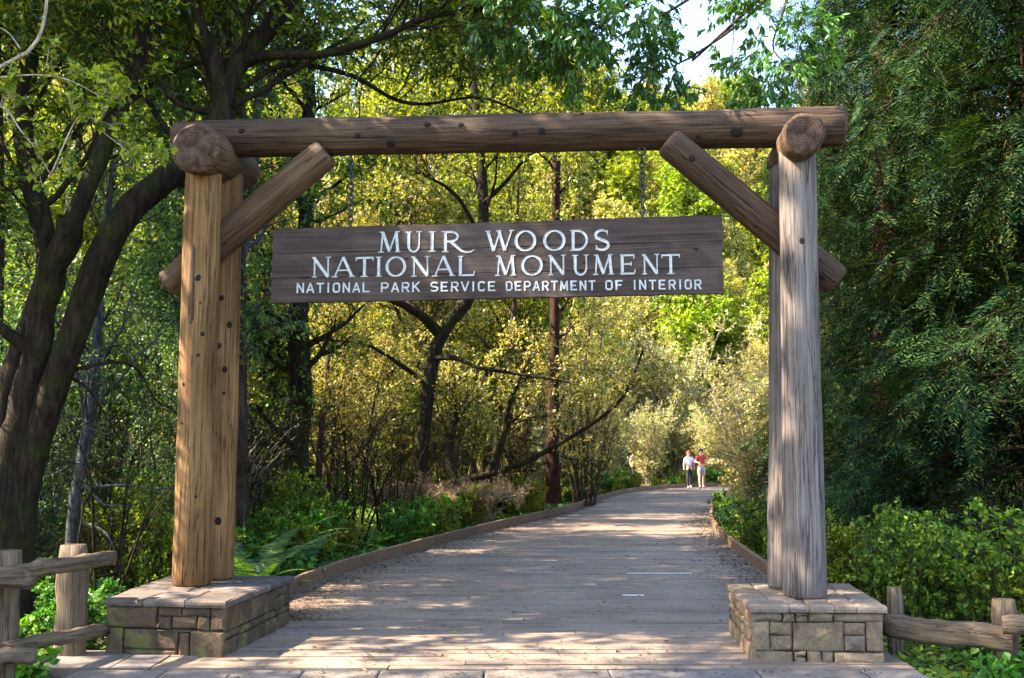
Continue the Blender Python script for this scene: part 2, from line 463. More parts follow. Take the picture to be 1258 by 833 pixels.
# kerbs
def resample(pts, step):
    P = [Vector((p[0], p[1], 0)) for p in pts]; out = [P[0].copy()]; acc = 0
    d = [0]
    for a, b in zip(P[:-1], P[1:]): d.append(d[-1] + (b - a).length)
    n = int(d[-1] / step)
    s = np.linspace(0, d[-1], n + 1)
    return [Vector((float(np.interp(k, d, [q.x for q in P])), float(np.interp(k, d, [q.y for q in P])), 0)) for k in s]
def kerb(pts, label, side, h=.17):
    root = thing('timber_kerb', label, 'kerb', (pts[0][0], pts[0][1], 0))
    P = resample(pts, 1.3)
    T = [(P[min(i + 1, len(P) - 1)] - P[max(i - 1, 0)]).normalized() for i in range(len(P))]
    for i in range(len(P) - 1):
        g = Geo(); V = []; hh = h + PR.uniform(-.003, .003)
        for q, t_, e in ((P[i], T[i], .002), (P[i + 1], T[i + 1], -.002)):
            n_ = Vector((-t_.y, t_.x, 0)) * side; q = q + t_ * e
            for off, z in ((0, .003), (0, hh - .008), (.008, hh), (.062, hh), (.07, hh - .008), (.07, -.1)):
                v = q + n_ * off; V.append((v.x, v.y, z))
        g.add(V, [[k, (k + 1) % 6, 6 + (k + 1) % 6, 6 + k] for k in range(6)]); g.F.append(np.array([[0, 1, 2, 3, 4, 5]])); g.F.append(np.array([[11, 10, 9, 8, 7, 6]]))
        link('timber', g.mesh('timber', M['kerb']), root)
    return root
def smooth_curve(pts, n=5):
    P = [np.array(p, float) for p in pts]; P = [2 * P[0] - P[1]] + P + [2 * P[-1] - P[-2]]
    out = []
    for i in range(1, len(P) - 2):
        for t_ in np.arange(n) / n:
            p0, p1, p2, p3 = P[i - 1:i + 3]
            out.append(tuple(.5 * (2 * p1 + (p2 - p0) * t_ + (2 * p0 - 5 * p1 + 4 * p2 - p3) * t_ ** 2 + (3 * p1 - p0 - 3 * p2 + p3) * t_ ** 3)))
    out.append(tuple(P[-2])); return out
kerb(smooth_curve(KL[1:11]), 'brown timber edge board curving along the left of the boardwalk', 1)
kerb(smooth_curve(KR[1:9]), 'timber edge board bending along the right of the boardwalk past the right pedestal', -1, .15)
# small block standing on the end of the right kerb
g = Geo(); p = gz(912, 611); g.box((p.x - .25, p.y - .3, -.1), (p.x + .22, p.y + .3, .42), .03)
tag(link('timber_block', g.mesh('timber_block', M['bark_pale'])), 'pale sunlit block at the far end of the right edge board', 'block')
g = Geo(); p = gz(903, 662); g.box((p.x + .1, p.y, -.1), (p.x + .5, p.y + .09, .2), .01)
tag(link('timber_block', g.mesh('timber_block', M['kerb'])), 'short timber end sticking up beside the right edge board', 'block')

# paving in front
pav = tag(bpy.data.objects.new('paving', None), kind='structure'); COL.objects.link(pav)
g = Geo(); g.add([(-3.5, 5.2, -.03), (2.9, 5.2, -.03), (3.05, 7.3, -.03), (2.8, 7.80, -.03), (-3.2, 7.80, -.03), (-3.35, 7.2, -.03)], [[0, 1, 2, 3, 4, 5]])
g2 = Geo(); g2.add([(-3.6, 4.9, -.12), (3.2, 4.9, -.12), (3.2, 7.80, -.12), (-3.3, 7.80, -.12)], [[0, 1, 2, 3]])
link('paving_bed', g.mesh('paving_bed', M['mortar']), pav)
yy = 5.3; row = 0
while yy < 7.75:
    hgt = [.62, .55, .68, .62][row % 4]; y1 = min(yy + hgt, 7.80)
    x = -3.5 + PR.uniform(0, .3)
    xe = 3.0
    while x < xe - .15:
        w = PR.uniform(.5, 1.25); xb = min(x + w, xe)
        gg = .006
        c = [(x + gg, yy + gg), (xb - gg, yy + gg), (xb - gg, y1 - gg), (x + gg, y1 - gg)]
        c = [(a + PR.uniform(-.004, .004), b + PR.uniform(-.004, .004)) for a, b in c]
        zt = PR.uniform(-.004, .004)
        Vv = [(a, b, -.1) for a, b in c] + [(a, b, zt - .008) for a, b in c] + [(a + (.012 if k in (0, 3) else -.012), b + (.012 if k < 2 else -.012), zt) for k, (a, b) in enumerate(c)]
        F = [[k, (k + 1) % 4, 4 + (k + 1) % 4, 4 + k] for k in range(4)] + [[4 + k, 4 + (k + 1) % 4, 8 + (k + 1) % 4, 8 + k] for k in range(4)] + [[8, 9, 10, 11]]
        s = Geo(); s.add(Vv, F); link('stone', s.mesh('stone', M['flag']), pav)
        x = xb
    yy = y1; row += 1

for (xa, xb, ya, yb) in ((-3.62, -3.02, 7.82, 8.50), (-3.0, -2.72, 7.82, 8.46)):
    s = Geo(); s.box((xa, ya, -.2), (xb, yb, -.002), .006); link('stone', s.mesh('stone', M['flag']), pav)

# ------------------------------------------------------------------ pedestals
def stone_box(o0, U, N, u0, u1, v0, v1, depth, mat, parent, rng, out=.0, name='stone'):
    """a stone in a wall face: origin o0, along U, up Z, outward N"""
    gp = .0055; b = min(.013, (v1 - v0) * .2)
    u0 += gp; u1 -= gp; v0 += gp * .7; v1 -= gp * .7
    j = lambda s=.007: rng.uniform(-s, s)
    n = [(u0 + j(), v0 + j()), ((u0 + u1) / 2, v0 + j(.004)), (u1 + j(), v0 + j()), (u1 + j(.004), (v0 + v1) / 2), (u1 + j(), v1 + j()), ((u0 + u1) / 2, v1 + j(.004)), (u0 + j(), v1 + j()), (u0 + j(.004), (v0 + v1) / 2)]
    cu, cv = (u0 + u1) / 2, (v0 + v1) / 2
    V = []
    for d_, ins in ((-depth, 0), (out - .012, 0), (out + j(.003), b)):
        for (a, c_) in n:
            a2 = a + (-ins if a > cu + .001 else ins if a < cu - .001 else 0); c2 = c_ + (-ins if c_ > cv + .001 else ins if c_ < cv - .001 else 0)
            p = o0 + U * a2 + Vector((0, 0, c2)) + N * (d_ + (j(.004) if ins else 0)); V.append(tuple(p))
    p = o0 + U * cu + Vector((0, 0, cv)) + N * (out + rng.uniform(.004, .012)); V.append(tuple(p))
    F = [[r * 8 + k, r * 8 + (k + 1) % 8, r * 8 + 8 + (k + 1) % 8, r * 8 + 8 + k] for r in range(2) for k in range(8)]
    F3 = [[16 + k, 16 + (k + 1) % 8, 24] for k in range(8)]
    g = Geo(); g.add(V, F); g.F.append(np.array(F3))
    me = g.mesh(name, mat)
    return link(name, me, parent)

def random_courses(W, H, rng):
    out = []; v = 0
    while v < H - .02:
        h = rng.choice([.06, .09, .12, .16]); h = H - v if H - v - h < .05 else h
        u = 0
        while u < W - .001:
            w = rng.uniform(.12, .42); w = W - u if W - u - w < .1 else w
            if h > .12 and rng.random() < .35:
                m = h * rng.uniform(.4, .6); out += [(u, u + w, v, v + m), (u, u + w, v + m, v + h)]
            else: out.append((u, u + w, v, v + h))
            u += w
        v += h
    return out

def pedestal(label, c, H, capH, front, caps, mats, seed, over=.03):
    """c: four ground corners FL FR BR BL"""
    rng = random.Random(seed)
    c = [Vector((*p, 0)) for p in c]
    ctr = sum(c, Vector()) / 4
    root = thing('stone_pedestal', label, 'pedestal', (ctr.x, ctr.y, 0), 'stone pedestals under the gateway')
    g = Geo()
    ins = [p + (ctr - p).normalized() * .045 for p in c]
    V = [(p.x, p.y, -.12) for p in ins] + [(p.x, p.y, H - capH + .004) for p in ins]
    g.add(V, [[0, 1, 5, 4], [1, 2, 6, 5], [2, 3, 7, 6], [3, 0, 4, 7], [4, 5, 6, 7]])
    link('mortar_core', g.mesh('mortar_core', M['mortar']), root)
    Hs = H - capH
    for k in range(4):
        a, b = c[k], c[(k + 1) % 4]
        U = (b - a).normalized(); N = Vector((U.y, -U.x, 0)); W = (b - a).length
        if k == 0: lay = [(u0 * W, u1 * W, v0 * Hs, v1 * Hs) for (u0, u1, v0, v1) in front]
        else: lay = random_courses(W - (.0 if k != 0 else 0), Hs, rng)
        for (u0, u1, v0, v1) in lay:
            if k == 0: pass
            else:
                u0 = max(u0, .035 if k in (1, 3) else 0); 
            stone_box(a, U, N, u0, u1, v0 - (.03 if v0 < .01 else 0), v1, .035, mats[0], root, rng, rng.uniform(-.008, .010))
    # cap slabs: bilinear cells over the plan
    e = [p + (p - ctr).normalized() * over * 1.4 for p in c]
    def bl(s, t_): return (e[0] * (1 - s) + e[1] * s) * (1 - t_) + (e[3] * (1 - s) + e[2] * s) * t_
    for (s0, s1, t0, t1) in caps:
        q = [bl(s0, t0), bl(s1, t0), bl(s1, t1), bl(s0, t1)]
        m = sum(q, Vector()) / 4
        zt = H + rng.uniform(-.004, .004)
        V = []
        ring = []
        for i in range(4):
            a, b = q[i], q[(i + 1) % 4]
            ring += [a, a.lerp(b, .5) + Vector((rng.uniform(-.006, .006), rng.uniform(-.006, .006), 0))]
        for z, s_ in ((H - capH + .005, .010), (H - capH * .5, .004), (zt - .012, .006), (zt, .026)):
            for p in ring:
                d_ = (m - p); V.append(tuple(p + d_.normalized() * s_ + Vector((0, 0, z + rng.uniform(-.002, .002)))))
        V.append((m.x, m.y, zt + .003))
        F = [[r * 8 + k, r * 8 + (k + 1) % 8, r * 8 + 8 + (k + 1) % 8, r * 8 + 8 + k] for r in range(3) for k in range(8)]
        g = Geo(); g.add(V, F); g.F.append(np.array([[24 + k, 24 + (k + 1) % 8, 32] for k in range(8)])); g.F.append(np.array([[7, 6, 5, 4, 3, 2, 1, 0]]))
        link('cap_stone', g.mesh('cap_stone', mats[1]), root)
    return root

def nface(rects, x0, x1, y0, y1):
    return [((a - x0) / (x1 - x0), (b - x0) / (x1 - x0), (y1 - d) / (y1 - y0), (y1 - c_) / (y1 - y0)) for (a, b, c_, d) in rects]
LF = nface([(95, 410, 235, 400), (410, 557, 235, 305), (557, 737, 235, 302), (410, 500, 305, 400), (500, 660, 302, 392), (660, 737, 302, 402), (737, 825, 235, 402), (410, 615, 400, 420),
            (95, 200, 400, 585), (200, 545, 400, 552), (545, 615, 420, 585), (615, 825, 402, 590), (200, 545, 552, 585)], 95, 825, 235, 590)
RF = nface([(262, 472, 285, 343), (472, 557, 285, 348), (557, 645, 306, 346), (557, 645, 285, 306), (645, 812, 285, 343), (812, 1140, 285, 343), (262, 383, 343, 532), (383, 534, 346, 432), (383, 534, 432, 532),
            (534, 872, 345, 532), (872, 1019, 345, 428), (872, 1019, 428, 534), (1019, 1140, 343, 534), (262, 540, 532, 600), (540, 622, 532, 566), (540, 622, 566, 600), (622, 722, 532, 600), (722, 806, 532, 600), (806, 1140, 534, 600)], 262, 1140, 285, 600)
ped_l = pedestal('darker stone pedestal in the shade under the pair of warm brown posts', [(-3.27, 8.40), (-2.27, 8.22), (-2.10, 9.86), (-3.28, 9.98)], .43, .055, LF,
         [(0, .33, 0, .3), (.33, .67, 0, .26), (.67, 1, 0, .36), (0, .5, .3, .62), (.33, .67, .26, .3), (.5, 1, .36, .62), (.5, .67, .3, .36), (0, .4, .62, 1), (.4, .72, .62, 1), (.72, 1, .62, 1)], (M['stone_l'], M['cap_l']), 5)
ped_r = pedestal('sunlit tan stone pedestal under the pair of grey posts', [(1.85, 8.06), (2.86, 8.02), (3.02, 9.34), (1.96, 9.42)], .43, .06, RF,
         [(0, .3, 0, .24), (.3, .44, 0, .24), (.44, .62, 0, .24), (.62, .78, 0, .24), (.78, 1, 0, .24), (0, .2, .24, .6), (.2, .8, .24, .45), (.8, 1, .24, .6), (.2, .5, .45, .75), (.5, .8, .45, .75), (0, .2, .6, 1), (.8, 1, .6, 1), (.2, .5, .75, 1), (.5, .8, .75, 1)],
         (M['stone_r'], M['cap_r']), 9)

# ------------------------------------------------------------------ log gateway
def log(name, p0, p1, r0, r1, mat, parent, seed=0, rough=.012, sides=28, rings=34, bend=.0, cham=.03):
    p0, p1 = Vector(p0), Vector(p1)
    L = (p1 - p0).length
    rg = np.random.default_rng(seed)
    a = np.arange(sides) / sides * 2 * np.pi
    zs = np.concatenate([[0], np.linspace(cham, L - cham, rings), [L]])
    ph = rg.uniform(0, 6.28, 12)
    V = []
    for i, z in enumerate(zs):
        t_ = z / L; r = r0 + (r1 - r0) * t_
        if i == 0 or i == len(zs) - 1: r -= cham * .8
        rr = r * (1 + rough * 2.2 * np.sin(2 * a + ph[0] + z * .8) + rough * np.sin(3 * a + ph[1] + 1.3 * z) + rough * .8 * np.sin(7 * a + ph[2] + 2.1 * z) + rough * 1.2 * np.sin(z * 2.2 + ph[3]) + rough * .7 * np.sin(z * 6.1 + ph[4] + 2 * a))
        ox = bend * math.sin(math.pi * t_ + ph[5] * .1) * L
        V.append(np.stack([rr * np.cos(a) + ox, rr * np.sin(a), np.full(sides, z)], -1))
    n = len(zs); V = np.concatenate(V + [np.array([[V[0][:, 0].mean(), 0, 0.0], [V[-1][:, 0].mean(), 0, L]])])
    q = np.array([[r * sides + k, r * sides + (k + 1) % sides, (r + 1) * sides + (k + 1) % sides, (r + 1) * sides + k] for r in range(n - 1) for k in range(sides)])
    c0, c1 = n * sides, n * sides + 1
    t3 = np.array([[c0, (k + 1) % sides, k] for k in range(sides)] + [[c1, (n - 1) * sides + k, (n - 1) * sides + (k + 1) % sides] for k in range(sides)])
    mi = np.concatenate([np.zeros(len(q)), np.ones(len(t3))])
    me = np_mesh(name, V, [q, t3], [mat, M['end']], True, mi)
    sm = np.ones(len(q) + len(t3), bool); sm[len(q):] = False; me.polygons.foreach_set('use_smooth', sm)
    o = link(name, me, parent, p0)
    o.rotation_mode = 'QUATERNION'; o.rotation_quaternion = (p1 - p0).to_track_quat('Z', 'Y')
    o['_r'] = 0
    del o['_r']
    return o, p0, p1, r0, r1

def knots(lg, pix, Yc, parent_o):
    """dark knots on the camera side of a log: pixels on it"""
    o, p0, p1, r0, r1 = lg
    ax = (p1 - p0).normalized()
    for (px, py, rad) in pix:
        d = ray(px, py).normalized(); e = Vector((0, 0, EYE))
        # closest hit with the cone (sampled)
        best = None
        for s in np.arange(3.0, 14.0, .01):
            p = e + d * float(s); t_ = (p - p0).dot(ax); c_ = p0 + ax * t_
            r = r0 + (r1 - r0) * t_ / (p1 - p0).length
            if 0 < t_ < (p1 - p0).length and (p - c_).length < r: best = (p, c_, r); break
        if not best: continue
        p, c_, r = best; nrmv = (p - c_).normalized()
        g = Geo(); k = 12; V = []
        u = ax; w = nrmv.cross(u)
        ctr = c_ + nrmv * (r * 1.012)
        for (rr, h) in ((1.0, -.014), (.8, .005), (.5, .007), (.25, .006)):
            for i in range(k):
                A = i / k * 2 * math.pi
                V.append(tuple(ctr + (u * math.cos(A) * 1.25 + w * math.sin(A)) * rad * rr + nrmv * h))
        V.append(tuple(ctr + nrmv * .004))
        V = np.array(V) - np.array(ctr)
        F = [[a * k + i, a * k + (i + 1) % k, (a + 1) * k + (i + 1) % k, (a + 1) * k + i] for a in range(3) for i in range(k)]
        g.add(V, F); g.F.append(np.array([[3 * k + i, 3 * k + (i + 1) % k, 4 * k] for i in range(k)]))
        kn = bpy.data.objects.new('knot', g.mesh('knot', M['knot'], True)); COL.objects.link(kn)
        kn.parent = o
        mw = Matrix.Translation(p0) @ o.rotation_quaternion.to_matrix().to_4x4()
        kn.matrix_local = mw.inverted() @ Matrix.Translation(ctr)

gate = thing('log_gateway', 'tall rustic gateway of peeled logs spanning the boardwalk on two stone pedestals', 'gateway', (-.2, 9.0, 0))
bl_ = at(217, 172, 9.50); br_ = at(1037, 155.5, 8.66)
beam = log('beam', bl_, br_, .172, .180, M['log_beam'], gate, 1, .012, rings=60)
pfl = log('post', (-2.845, 9.22, .425), tuple(at(251, 196, 9.22)), .172, .158, M['log_warm'], gate, 2)
prl = log('post', (-2.745, 9.68, .425), tuple(at(280, 212, 9.68)), .152, .145, M['log_warm'], gate, 3)
pfr = log('post', (2.385, 8.46, .425), tuple(at(979, 183, 8.46)), .170, .155, M['log_grey'], gate, 4)
prr = log('post', (2.385, 9.02, .425), tuple(at(966, 205, 9.02)), .160, .150, M['log_grey'], gate, 5)
cll = log('cross_log', at(238, 181, 8.80), at(300, 212, 10.25), .224, .185, M['log_brown'], gate, 6, .02, cham=.05)
clr = log('cross_log', at(988, 165, 8.02), at(962, 200, 9.60), .172, .165, M['log_brown'], gate, 7, .02, cham=.035)
bral = log('brace', at(207, 351, 9.45), at(402, 187, 9.22), .148, .140, M['log_brown'], gate, 8, .014)
brar = log('brace', at(1028, 347, 8.74), at(820, 174, 8.76), .142, .138, M['log_beam'], gate, 9, .014)
for o, mt in ((bral[0], M['log_warm']), (brar[0], M['log_grey'])): pass
knots(pfl, [(243, 341, .03), (249, 410, .02), (243, 436, .014), (226, 472, .016), (246, 372, .01), (224, 520, .01), (241, 610, .012)], 9.2, None)
knots(prl, [(272, 366, .026), (282, 399, .03), (269, 425, .03), (276, 454, .03), (275, 483, .016), (264, 532, .024), (268, 640, .035)], 9.7, None)
knots(beam, [(439, 167, .026), (480, 176, .04), (525, 153, .026), (566, 153, .024), (633, 164, .030), (666, 161, .032), (715, 140, .02), (905, 162, .05), (297, 161, .03), (858, 168, .02), (1000, 160, .02)], 9, None)
knots(pfr, [(985, 296, .028)], 8.4, None)
knots(brar, [(850, 195, .03), (928, 278, .016), (1010, 341, .025)], 8.7, None)
knots(bral, [(276, 299, .012)], 9.3, None)
# long dark groove scar on the left post
g = Geo()
cv = []
for i, py in enumerate(np.linspace(300, 400, 12)):
    p = at(237 - (py - 300) * .03, py, 9.22 - .158); cv.append(p)
path = np.array([[tuple(p) for p in cv]]); rr = np.full((1, 12), .034); rr[0, 0] = .02; rr[0, -1] = .012
Vt, Ft = tubes(path, rr, 8); Vt[:, 1] = 9.22 - .152 + (Vt[:, 1] - (9.22 - .158)) * .35
g.add(Vt, Ft)
sc = link('bark_scar', g.mesh('bark_scar', M['log_brown'], True), gate)

# ------------------------------------------------------------------ hanging sign
SA = at(334.5, 322, 9.34); SB = at(888, 317, 8.74)
Ux = Vector((SB.x - SA.x, SB.y - SA.y, 0)); SW = Ux.length; Ux.normalize(); Nf = Vector((Ux.y, -Ux.x, 0))
zb = (at(334, 369.5, 9.34).z + at(887, 364, 8.74).z) / 2; zt_ = (at(334, 276, 9.34).z + at(887, 270, 8.74).z) / 2
SH = zt_ - zb
sign = thing('hanging_sign', 'long weathered wooden sign with carved white lettering hung under the gateway beam', 'sign', (SA.x, SA.y, zb))
ang = math.atan2(Ux.y, Ux.x)
def put(o):
    o.rotation_euler = (0, 0, ang); return o
def uv_of(px, py):
    """local sign coords of a photo point"""
    d = ray(px, py); e = Vector((0, 0, EYE)); o0 = Vector((SA.x, SA.y, zb))
    t_ = (o0 - e).dot(Nf) / d.dot(Nf); p = e + d * t_ - o0
    return p.dot(Ux), p.z
# planks of the sign (local x along, y depth (front = -), z up)
cutz = [0, SH * .335, SH * .665, SH]
for k in range(3):
    g = Geo()
    n = 40; xs = np.linspace(0, SW, n); V = []
    rgs = np.random.default_rng(20 + k)
    z0, z1 = cutz[k] + .0012, cutz[k + 1] - .0012
    w0 = rgs.normal(0, .0012 if k else .002, n); w1 = rgs.normal(0, .001 if k < 2 else .003, n)
    for i, x in enumerate(xs):
        for (yy_, zz) in ((0.045, z0 + w0[i]), (0.002, z0 + w0[i]), (-.002, z0 + .004 + w0[i]), (-.002, z1 - .004 + w1[i]), (.002, z1 + w1[i]), (.045, z1 + w1[i])):
            V.append((x, yy_, zz))
    F = [[i * 6 + a, (i + 1) * 6 + a, (i + 1) * 6 + (a + 1) % 6, i * 6 + (a + 1) % 6] for i in range(n - 1) for a in range(6)]
    g.add(V, F); g.F.append(np.array([[5, 4, 3, 2, 1, 0], [(n - 1) * 6 + a for a in range(6)]]))
    put(link('board', g.mesh('board', M['board']), sign, (SA.x, SA.y, zb)))
# knots in the sign
for (px, py) in ((855, 306), (637, 307), (668, 322), (718, 323), (739, 336), (500, 318), (443, 336)):
    u, v = uv_of(px, py); g = Geo(); k = 10
    V = [(u + .02 * math.cos(i / k * 6.283), -.0035, v + .012 * math.sin(i / k * 6.283)) for i in range(k)] + [(u, -.0045, v)]
    g.add(V, [[i, (i + 1) % k, k] for i in range(k)])
    put(link('knot', g.mesh('knot', M['knot']), sign, (SA.x, SA.y, zb)))

def arc(cx, cy, rx, ry, a0, a1, n=14):
    return [(cx + rx * math.cos(math.radians(a0 + (a1 - a0) * i / n)), cy + ry * math.sin(math.radians(a0 + (a1 - a0) * i / n))) for i in range(n + 1)]
K, k_ = .138, .070      # thick, thin strokes
def ser(x, y, w=.13): return ([(x - w, y), (x + w, y)], .05, .05)
SER = {
 'M': ([([(.10, .02), (.17, .97)], k_, k_), ([(.17, .97), (.49, .05)], K, K), ([(.49, .05), (.80, .97)], k_, k_), ([(.80, .97), (.88, .02)], K, K), ser(.1, .03), ser(.88, .03), ser(.12, .975, .1), ser(.86, .975, .1)]),
 'U': ([([(.2, .98), (.2, .36)] + arc(.5, .36, .3, .34, 180, 360) + [(.8, .98)], K, k_), ser(.2, .975, .17), ser(.8, .975, .15)]),
 'I': ([([(.5, .0), (.5, 1)], K, K), ser(.5, .03, .4), ser(.5, .975, .4)]),
 'R': ([([(.13, .0), (.13, 1)], K, K), ([(.13, .95)] + arc(.28, .73, .22, .22, 90, -90) + [(.13, .51)], .10, .10), ([(.28, .52), (.5, .2), (.62, .05), (.75, -.02), (.9, .0), (1.0, .1)], K, .05), ser(.13, .03, .1), ser(.1, .975, .08)]),
 'W': ([([(.07, .98), (.28, .03)], K, K), ([(.28, .03), (.5, .92)], k_, k_), ([(.47, .98), (.68, .03)], K, K), ([(.68, .03), (.93, .98)], k_, k_), ser(.07, .975, .1), ser(.47, .975, .09), ser(.93, .975, .09)]),
 'O': ([(arc(.5, .5, .43, .46, 90, 450, 28), 'O', 0)]),
 'D': ([([(.17, .0), (.17, 1)], K, K), ([(.12, .95), (.35, .95)] + arc(.40, .5, .47, .45, 85, -85) + [(.35, .05), (.12, .05)], .11, .11), ser(.14, .03, .12), ser(.14, .975, .12)]),
 'S': ([(arc(.50, .74, .34, .22, 30, 180, 10) + [(.2, .62), (.5, .5), (.80, .38)] + arc(.50, .26, .34, .23, 0, -150, 10), 'S', 0), ([(.80, .97), (.80, .74)], .05, .05), ([(.2, .02), (.2, .26)], .05, .05)]),
 'N': ([([(.16, .0), (.16, .98)], k_, k_), ([(.12, .98), (.84, .02)], K, K), ([(.84, .02), (.84, 1)], k_, k_), ser(.16, .03), ser(.84, .975), ser(.10, .975, .08)]),
 'A': ([([(.10, .02), (.47, .99)], k_, k_), ([(.47, .99), (.88, .02)], K, K), ([(.24, .34), (.74, .34)], .07, .07), ser(.1, .03), ser(.88, .03)]),
 'T': ([([(.5, .0), (.5, .97)], K, K), ([(.04, .94), (.96, .94)], .09, .09), ser(.5, .03, .2), ([(.04, .97), (.04, .8)], .05, .05), ([(.96, .97), (.96, .8)], .05, .05)]),
 'L': ([([(.17, .0), (.17, 1)], K, K), ([(.1, .05), (.92, .05)], .1, .1), ([(.92, .03), (.95, .24)], .05, .05), ser(.17, .975, .15)]),
 'E': ([([(.2, .0), (.2, 1)], K, K), ([(.1, .95), (.86, .95)], .09, .09), ([(.2, .52), (.7, .52)], .08, .08), ([(.1, .05), (.88, .05)], .09, .09), ([(.86, .97), (.86, .78)], .05, .05), ([(.88, .03), (.92, .24)], .05, .05), ([(.7, .62), (.7, .42)], .05, .05)]),
}
w_ = .15
def q(*p): return (list(p), w_, w_)
SANS = {
 'N': [q((.12, 0), (.12, 1)), q((.12, .97), (.88, .03)), q((.88, 0), (.88, 1))],
 'A': [q((.06, 0), (.5, .97)), q((.5, .97), (.94, 0)), q((.24, .3), (.76, .3))],
 'T': [q((.0, .92), (1, .92)), q((.5, 0), (.5, .9))],
 'I': [q((.5, 0), (.5, 1))],
 'O': [q((.12, .5), (.12, .2), (.28, .08), (.72, .08), (.88, .2), (.88, .8), (.72, .92), (.28, .92), (.12, .8), (.12, .48))],
 'L': [q((.12, 1), (.12, .08), (.95, .08))],
 'P': [q((.12, 0), (.12, .92), (.7, .92), (.88, .8), (.88, .56), (.7, .44), (.12, .44))],
 'R': [q((.12, 0), (.12, .92), (.7, .92), (.88, .8), (.88, .58), (.7, .46), (.12, .46)), q((.5, .46), (.92, 0))],
 'K': [q((.12, 0), (.12, 1)), q((.9, 1), (.15, .42)), q((.38, .58), (.94, 0))],
 'S': [q((.9, .84), (.7, .92), (.28, .92), (.1, .8), (.1, .62), (.3, .52), (.7, .48), (.9, .38), (.9, .2), (.7, .08), (.28, .08), (.08, .16))],
 'E': [q((.92, .92), (.12, .92), (.12, .08), (.94, .08)), q((.12, .5), (.8, .5))],
 'V': [q((.04, 1), (.5, .03)), q((.5, .03), (.96, 1))],
 'C': [q((.9, .78), (.75, .92), (.28, .92), (.12, .8), (.12, .2), (.28, .08), (.75, .08), (.9, .22))],
 'D': [q((.12, .08), (.12, .92), (.65, .92), (.88, .74), (.88, .26), (.65, .08), (.1, .08))],
 'M': [q((.1, 0), (.14, .97)), q((.14, .97), (.5, .15)), q((.5, .15), (.86, .97)), q((.86, .97), (.9, 0))],
 'F': [q((.92, .92), (.12, .92), (.12, 0)), q((.12, .5), (.8, .5))],
}
def glyph(ch, table, px0, px1, py0, py1, groove):
    """carved letter filling the photo box px0..px1, py0(top)..py1(bottom)"""
    u0, v1 = uv_of(px0, py0); u1, v0 = uv_of(px1, py1)
    W, H = u1 - u0, v1 - v0
    g = Geo()
    for si, (pts, a, b) in enumerate(table[ch]):
        P = np.array([(u0 + x * W, v0 + y_ * H) for x, y_ in pts])
        n = len(P)
        T = np.empty_like(P); T[1:-1] = P[2:] - P[:-2]; T[0] = P[1] - P[0]; T[-1] = P[-1] - P[-2]
        T /= np.maximum(np.linalg.norm(T, axis=1, keepdims=True), 1e-9)
        Nn = np.stack([-T[:, 1], T[:, 0]], 1)
        if a == 'O':
            wd = (k_ + (K - k_) * np.abs(Nn[:, 0])) * H
        elif a == 'S':
            wd = (.07 + (K - .06) * np.clip(1 - np.abs(np.linspace(-1, 1, n)), 0, 1) ** .7) * H
        else:
            wd = np.linspace(a, b, n) * H
        if a not in ('O', 'S') and n > 2 and table is SANS:     # mitred corners
            for i in range(1, n - 1):
                d0 = P[i] - P[i - 1]; d0 /= np.linalg.norm(d0); c_ = abs(d0 @ T[i]); wd[i] = wd[i] / max(c_, .5)
        V = []
        zf = -.006 - si * .0004
        for i in range(n):
            for (s_, dpt) in ((-.5, 0.0), (-.5, zf), (0, (-.0025 if groove else zf) - si * .0004), (.5, zf), (.5, 0.0)):
                p = P[i] + Nn[i] * wd[i] * s_; V.append((p[0], dpt, p[1]))
        F = [[i * 5 + k, i * 5 + k + 1, (i + 1) * 5 + k + 1, (i + 1) * 5 + k] for i in range(n - 1) for k in range(4)]
        g.add(V, F)
        g.F.append(np.array([[0, 1, 2, 3, 4], [(n - 1) * 5 + k for k in (4, 3, 2, 1, 0)]]) + g.n - len(V))
    put(link('letter', g.mesh('letter', M['paint']), sign, (SA.x, SA.y, zb)))
def tilt(px): return -(px - 611) * .0092
for ch, a, b in (('M', 466, 492), ('U', 498, 519), ('I', 526, 536), ('R', 542, 583), ('W', 597, 631), ('O', 632, 659), ('O', 667, 695), ('D', 700, 724), ('S', 728, 751)):
    m = tilt((a + b) / 2); glyph(ch, SER, a, b, 283.6 + m, 308.6 + m, True)
for ch, a, b in (('N', 383, 407), ('A', 409, 436), ('T', 437, 459), ('I', 461, 470), ('O', 474, 499), ('N', 505, 529), ('A', 532, 559), ('L', 562, 584),
                 ('M', 609, 634), ('O', 640, 667), ('N', 673, 696), ('U', 702, 725), ('M', 729, 754), ('E', 760, 782), ('N', 788, 811), ('T', 812, 836)):
    m = tilt((a + b) / 2); glyph(ch, SER, a, b, 314.2 + m, 338.6 + m, True)
for word, a, b in (('NATIONAL', 364.6, 454.7), ('PARK', 468, 516), ('SERVICE', 529, 609), ('DEPARTMENT', 621.5, 731.5), ('OF', 743.5, 765.5), ('INTERIOR', 777.5, 862)):
    ws = [.5 if c == 'I' else 1.2 if c == 'M' else 1.0 for c in word]; gap = .34
    tot = sum(ws) + gap * (len(word) - 1); x = a; s_ = (b - a) / tot
    for c, w in zip(word, ws):
        m = tilt(x); glyph(c, SANS, x, x + w * s_, 345.6 + m, 357.6 + m, False); x += (w + gap) * s_
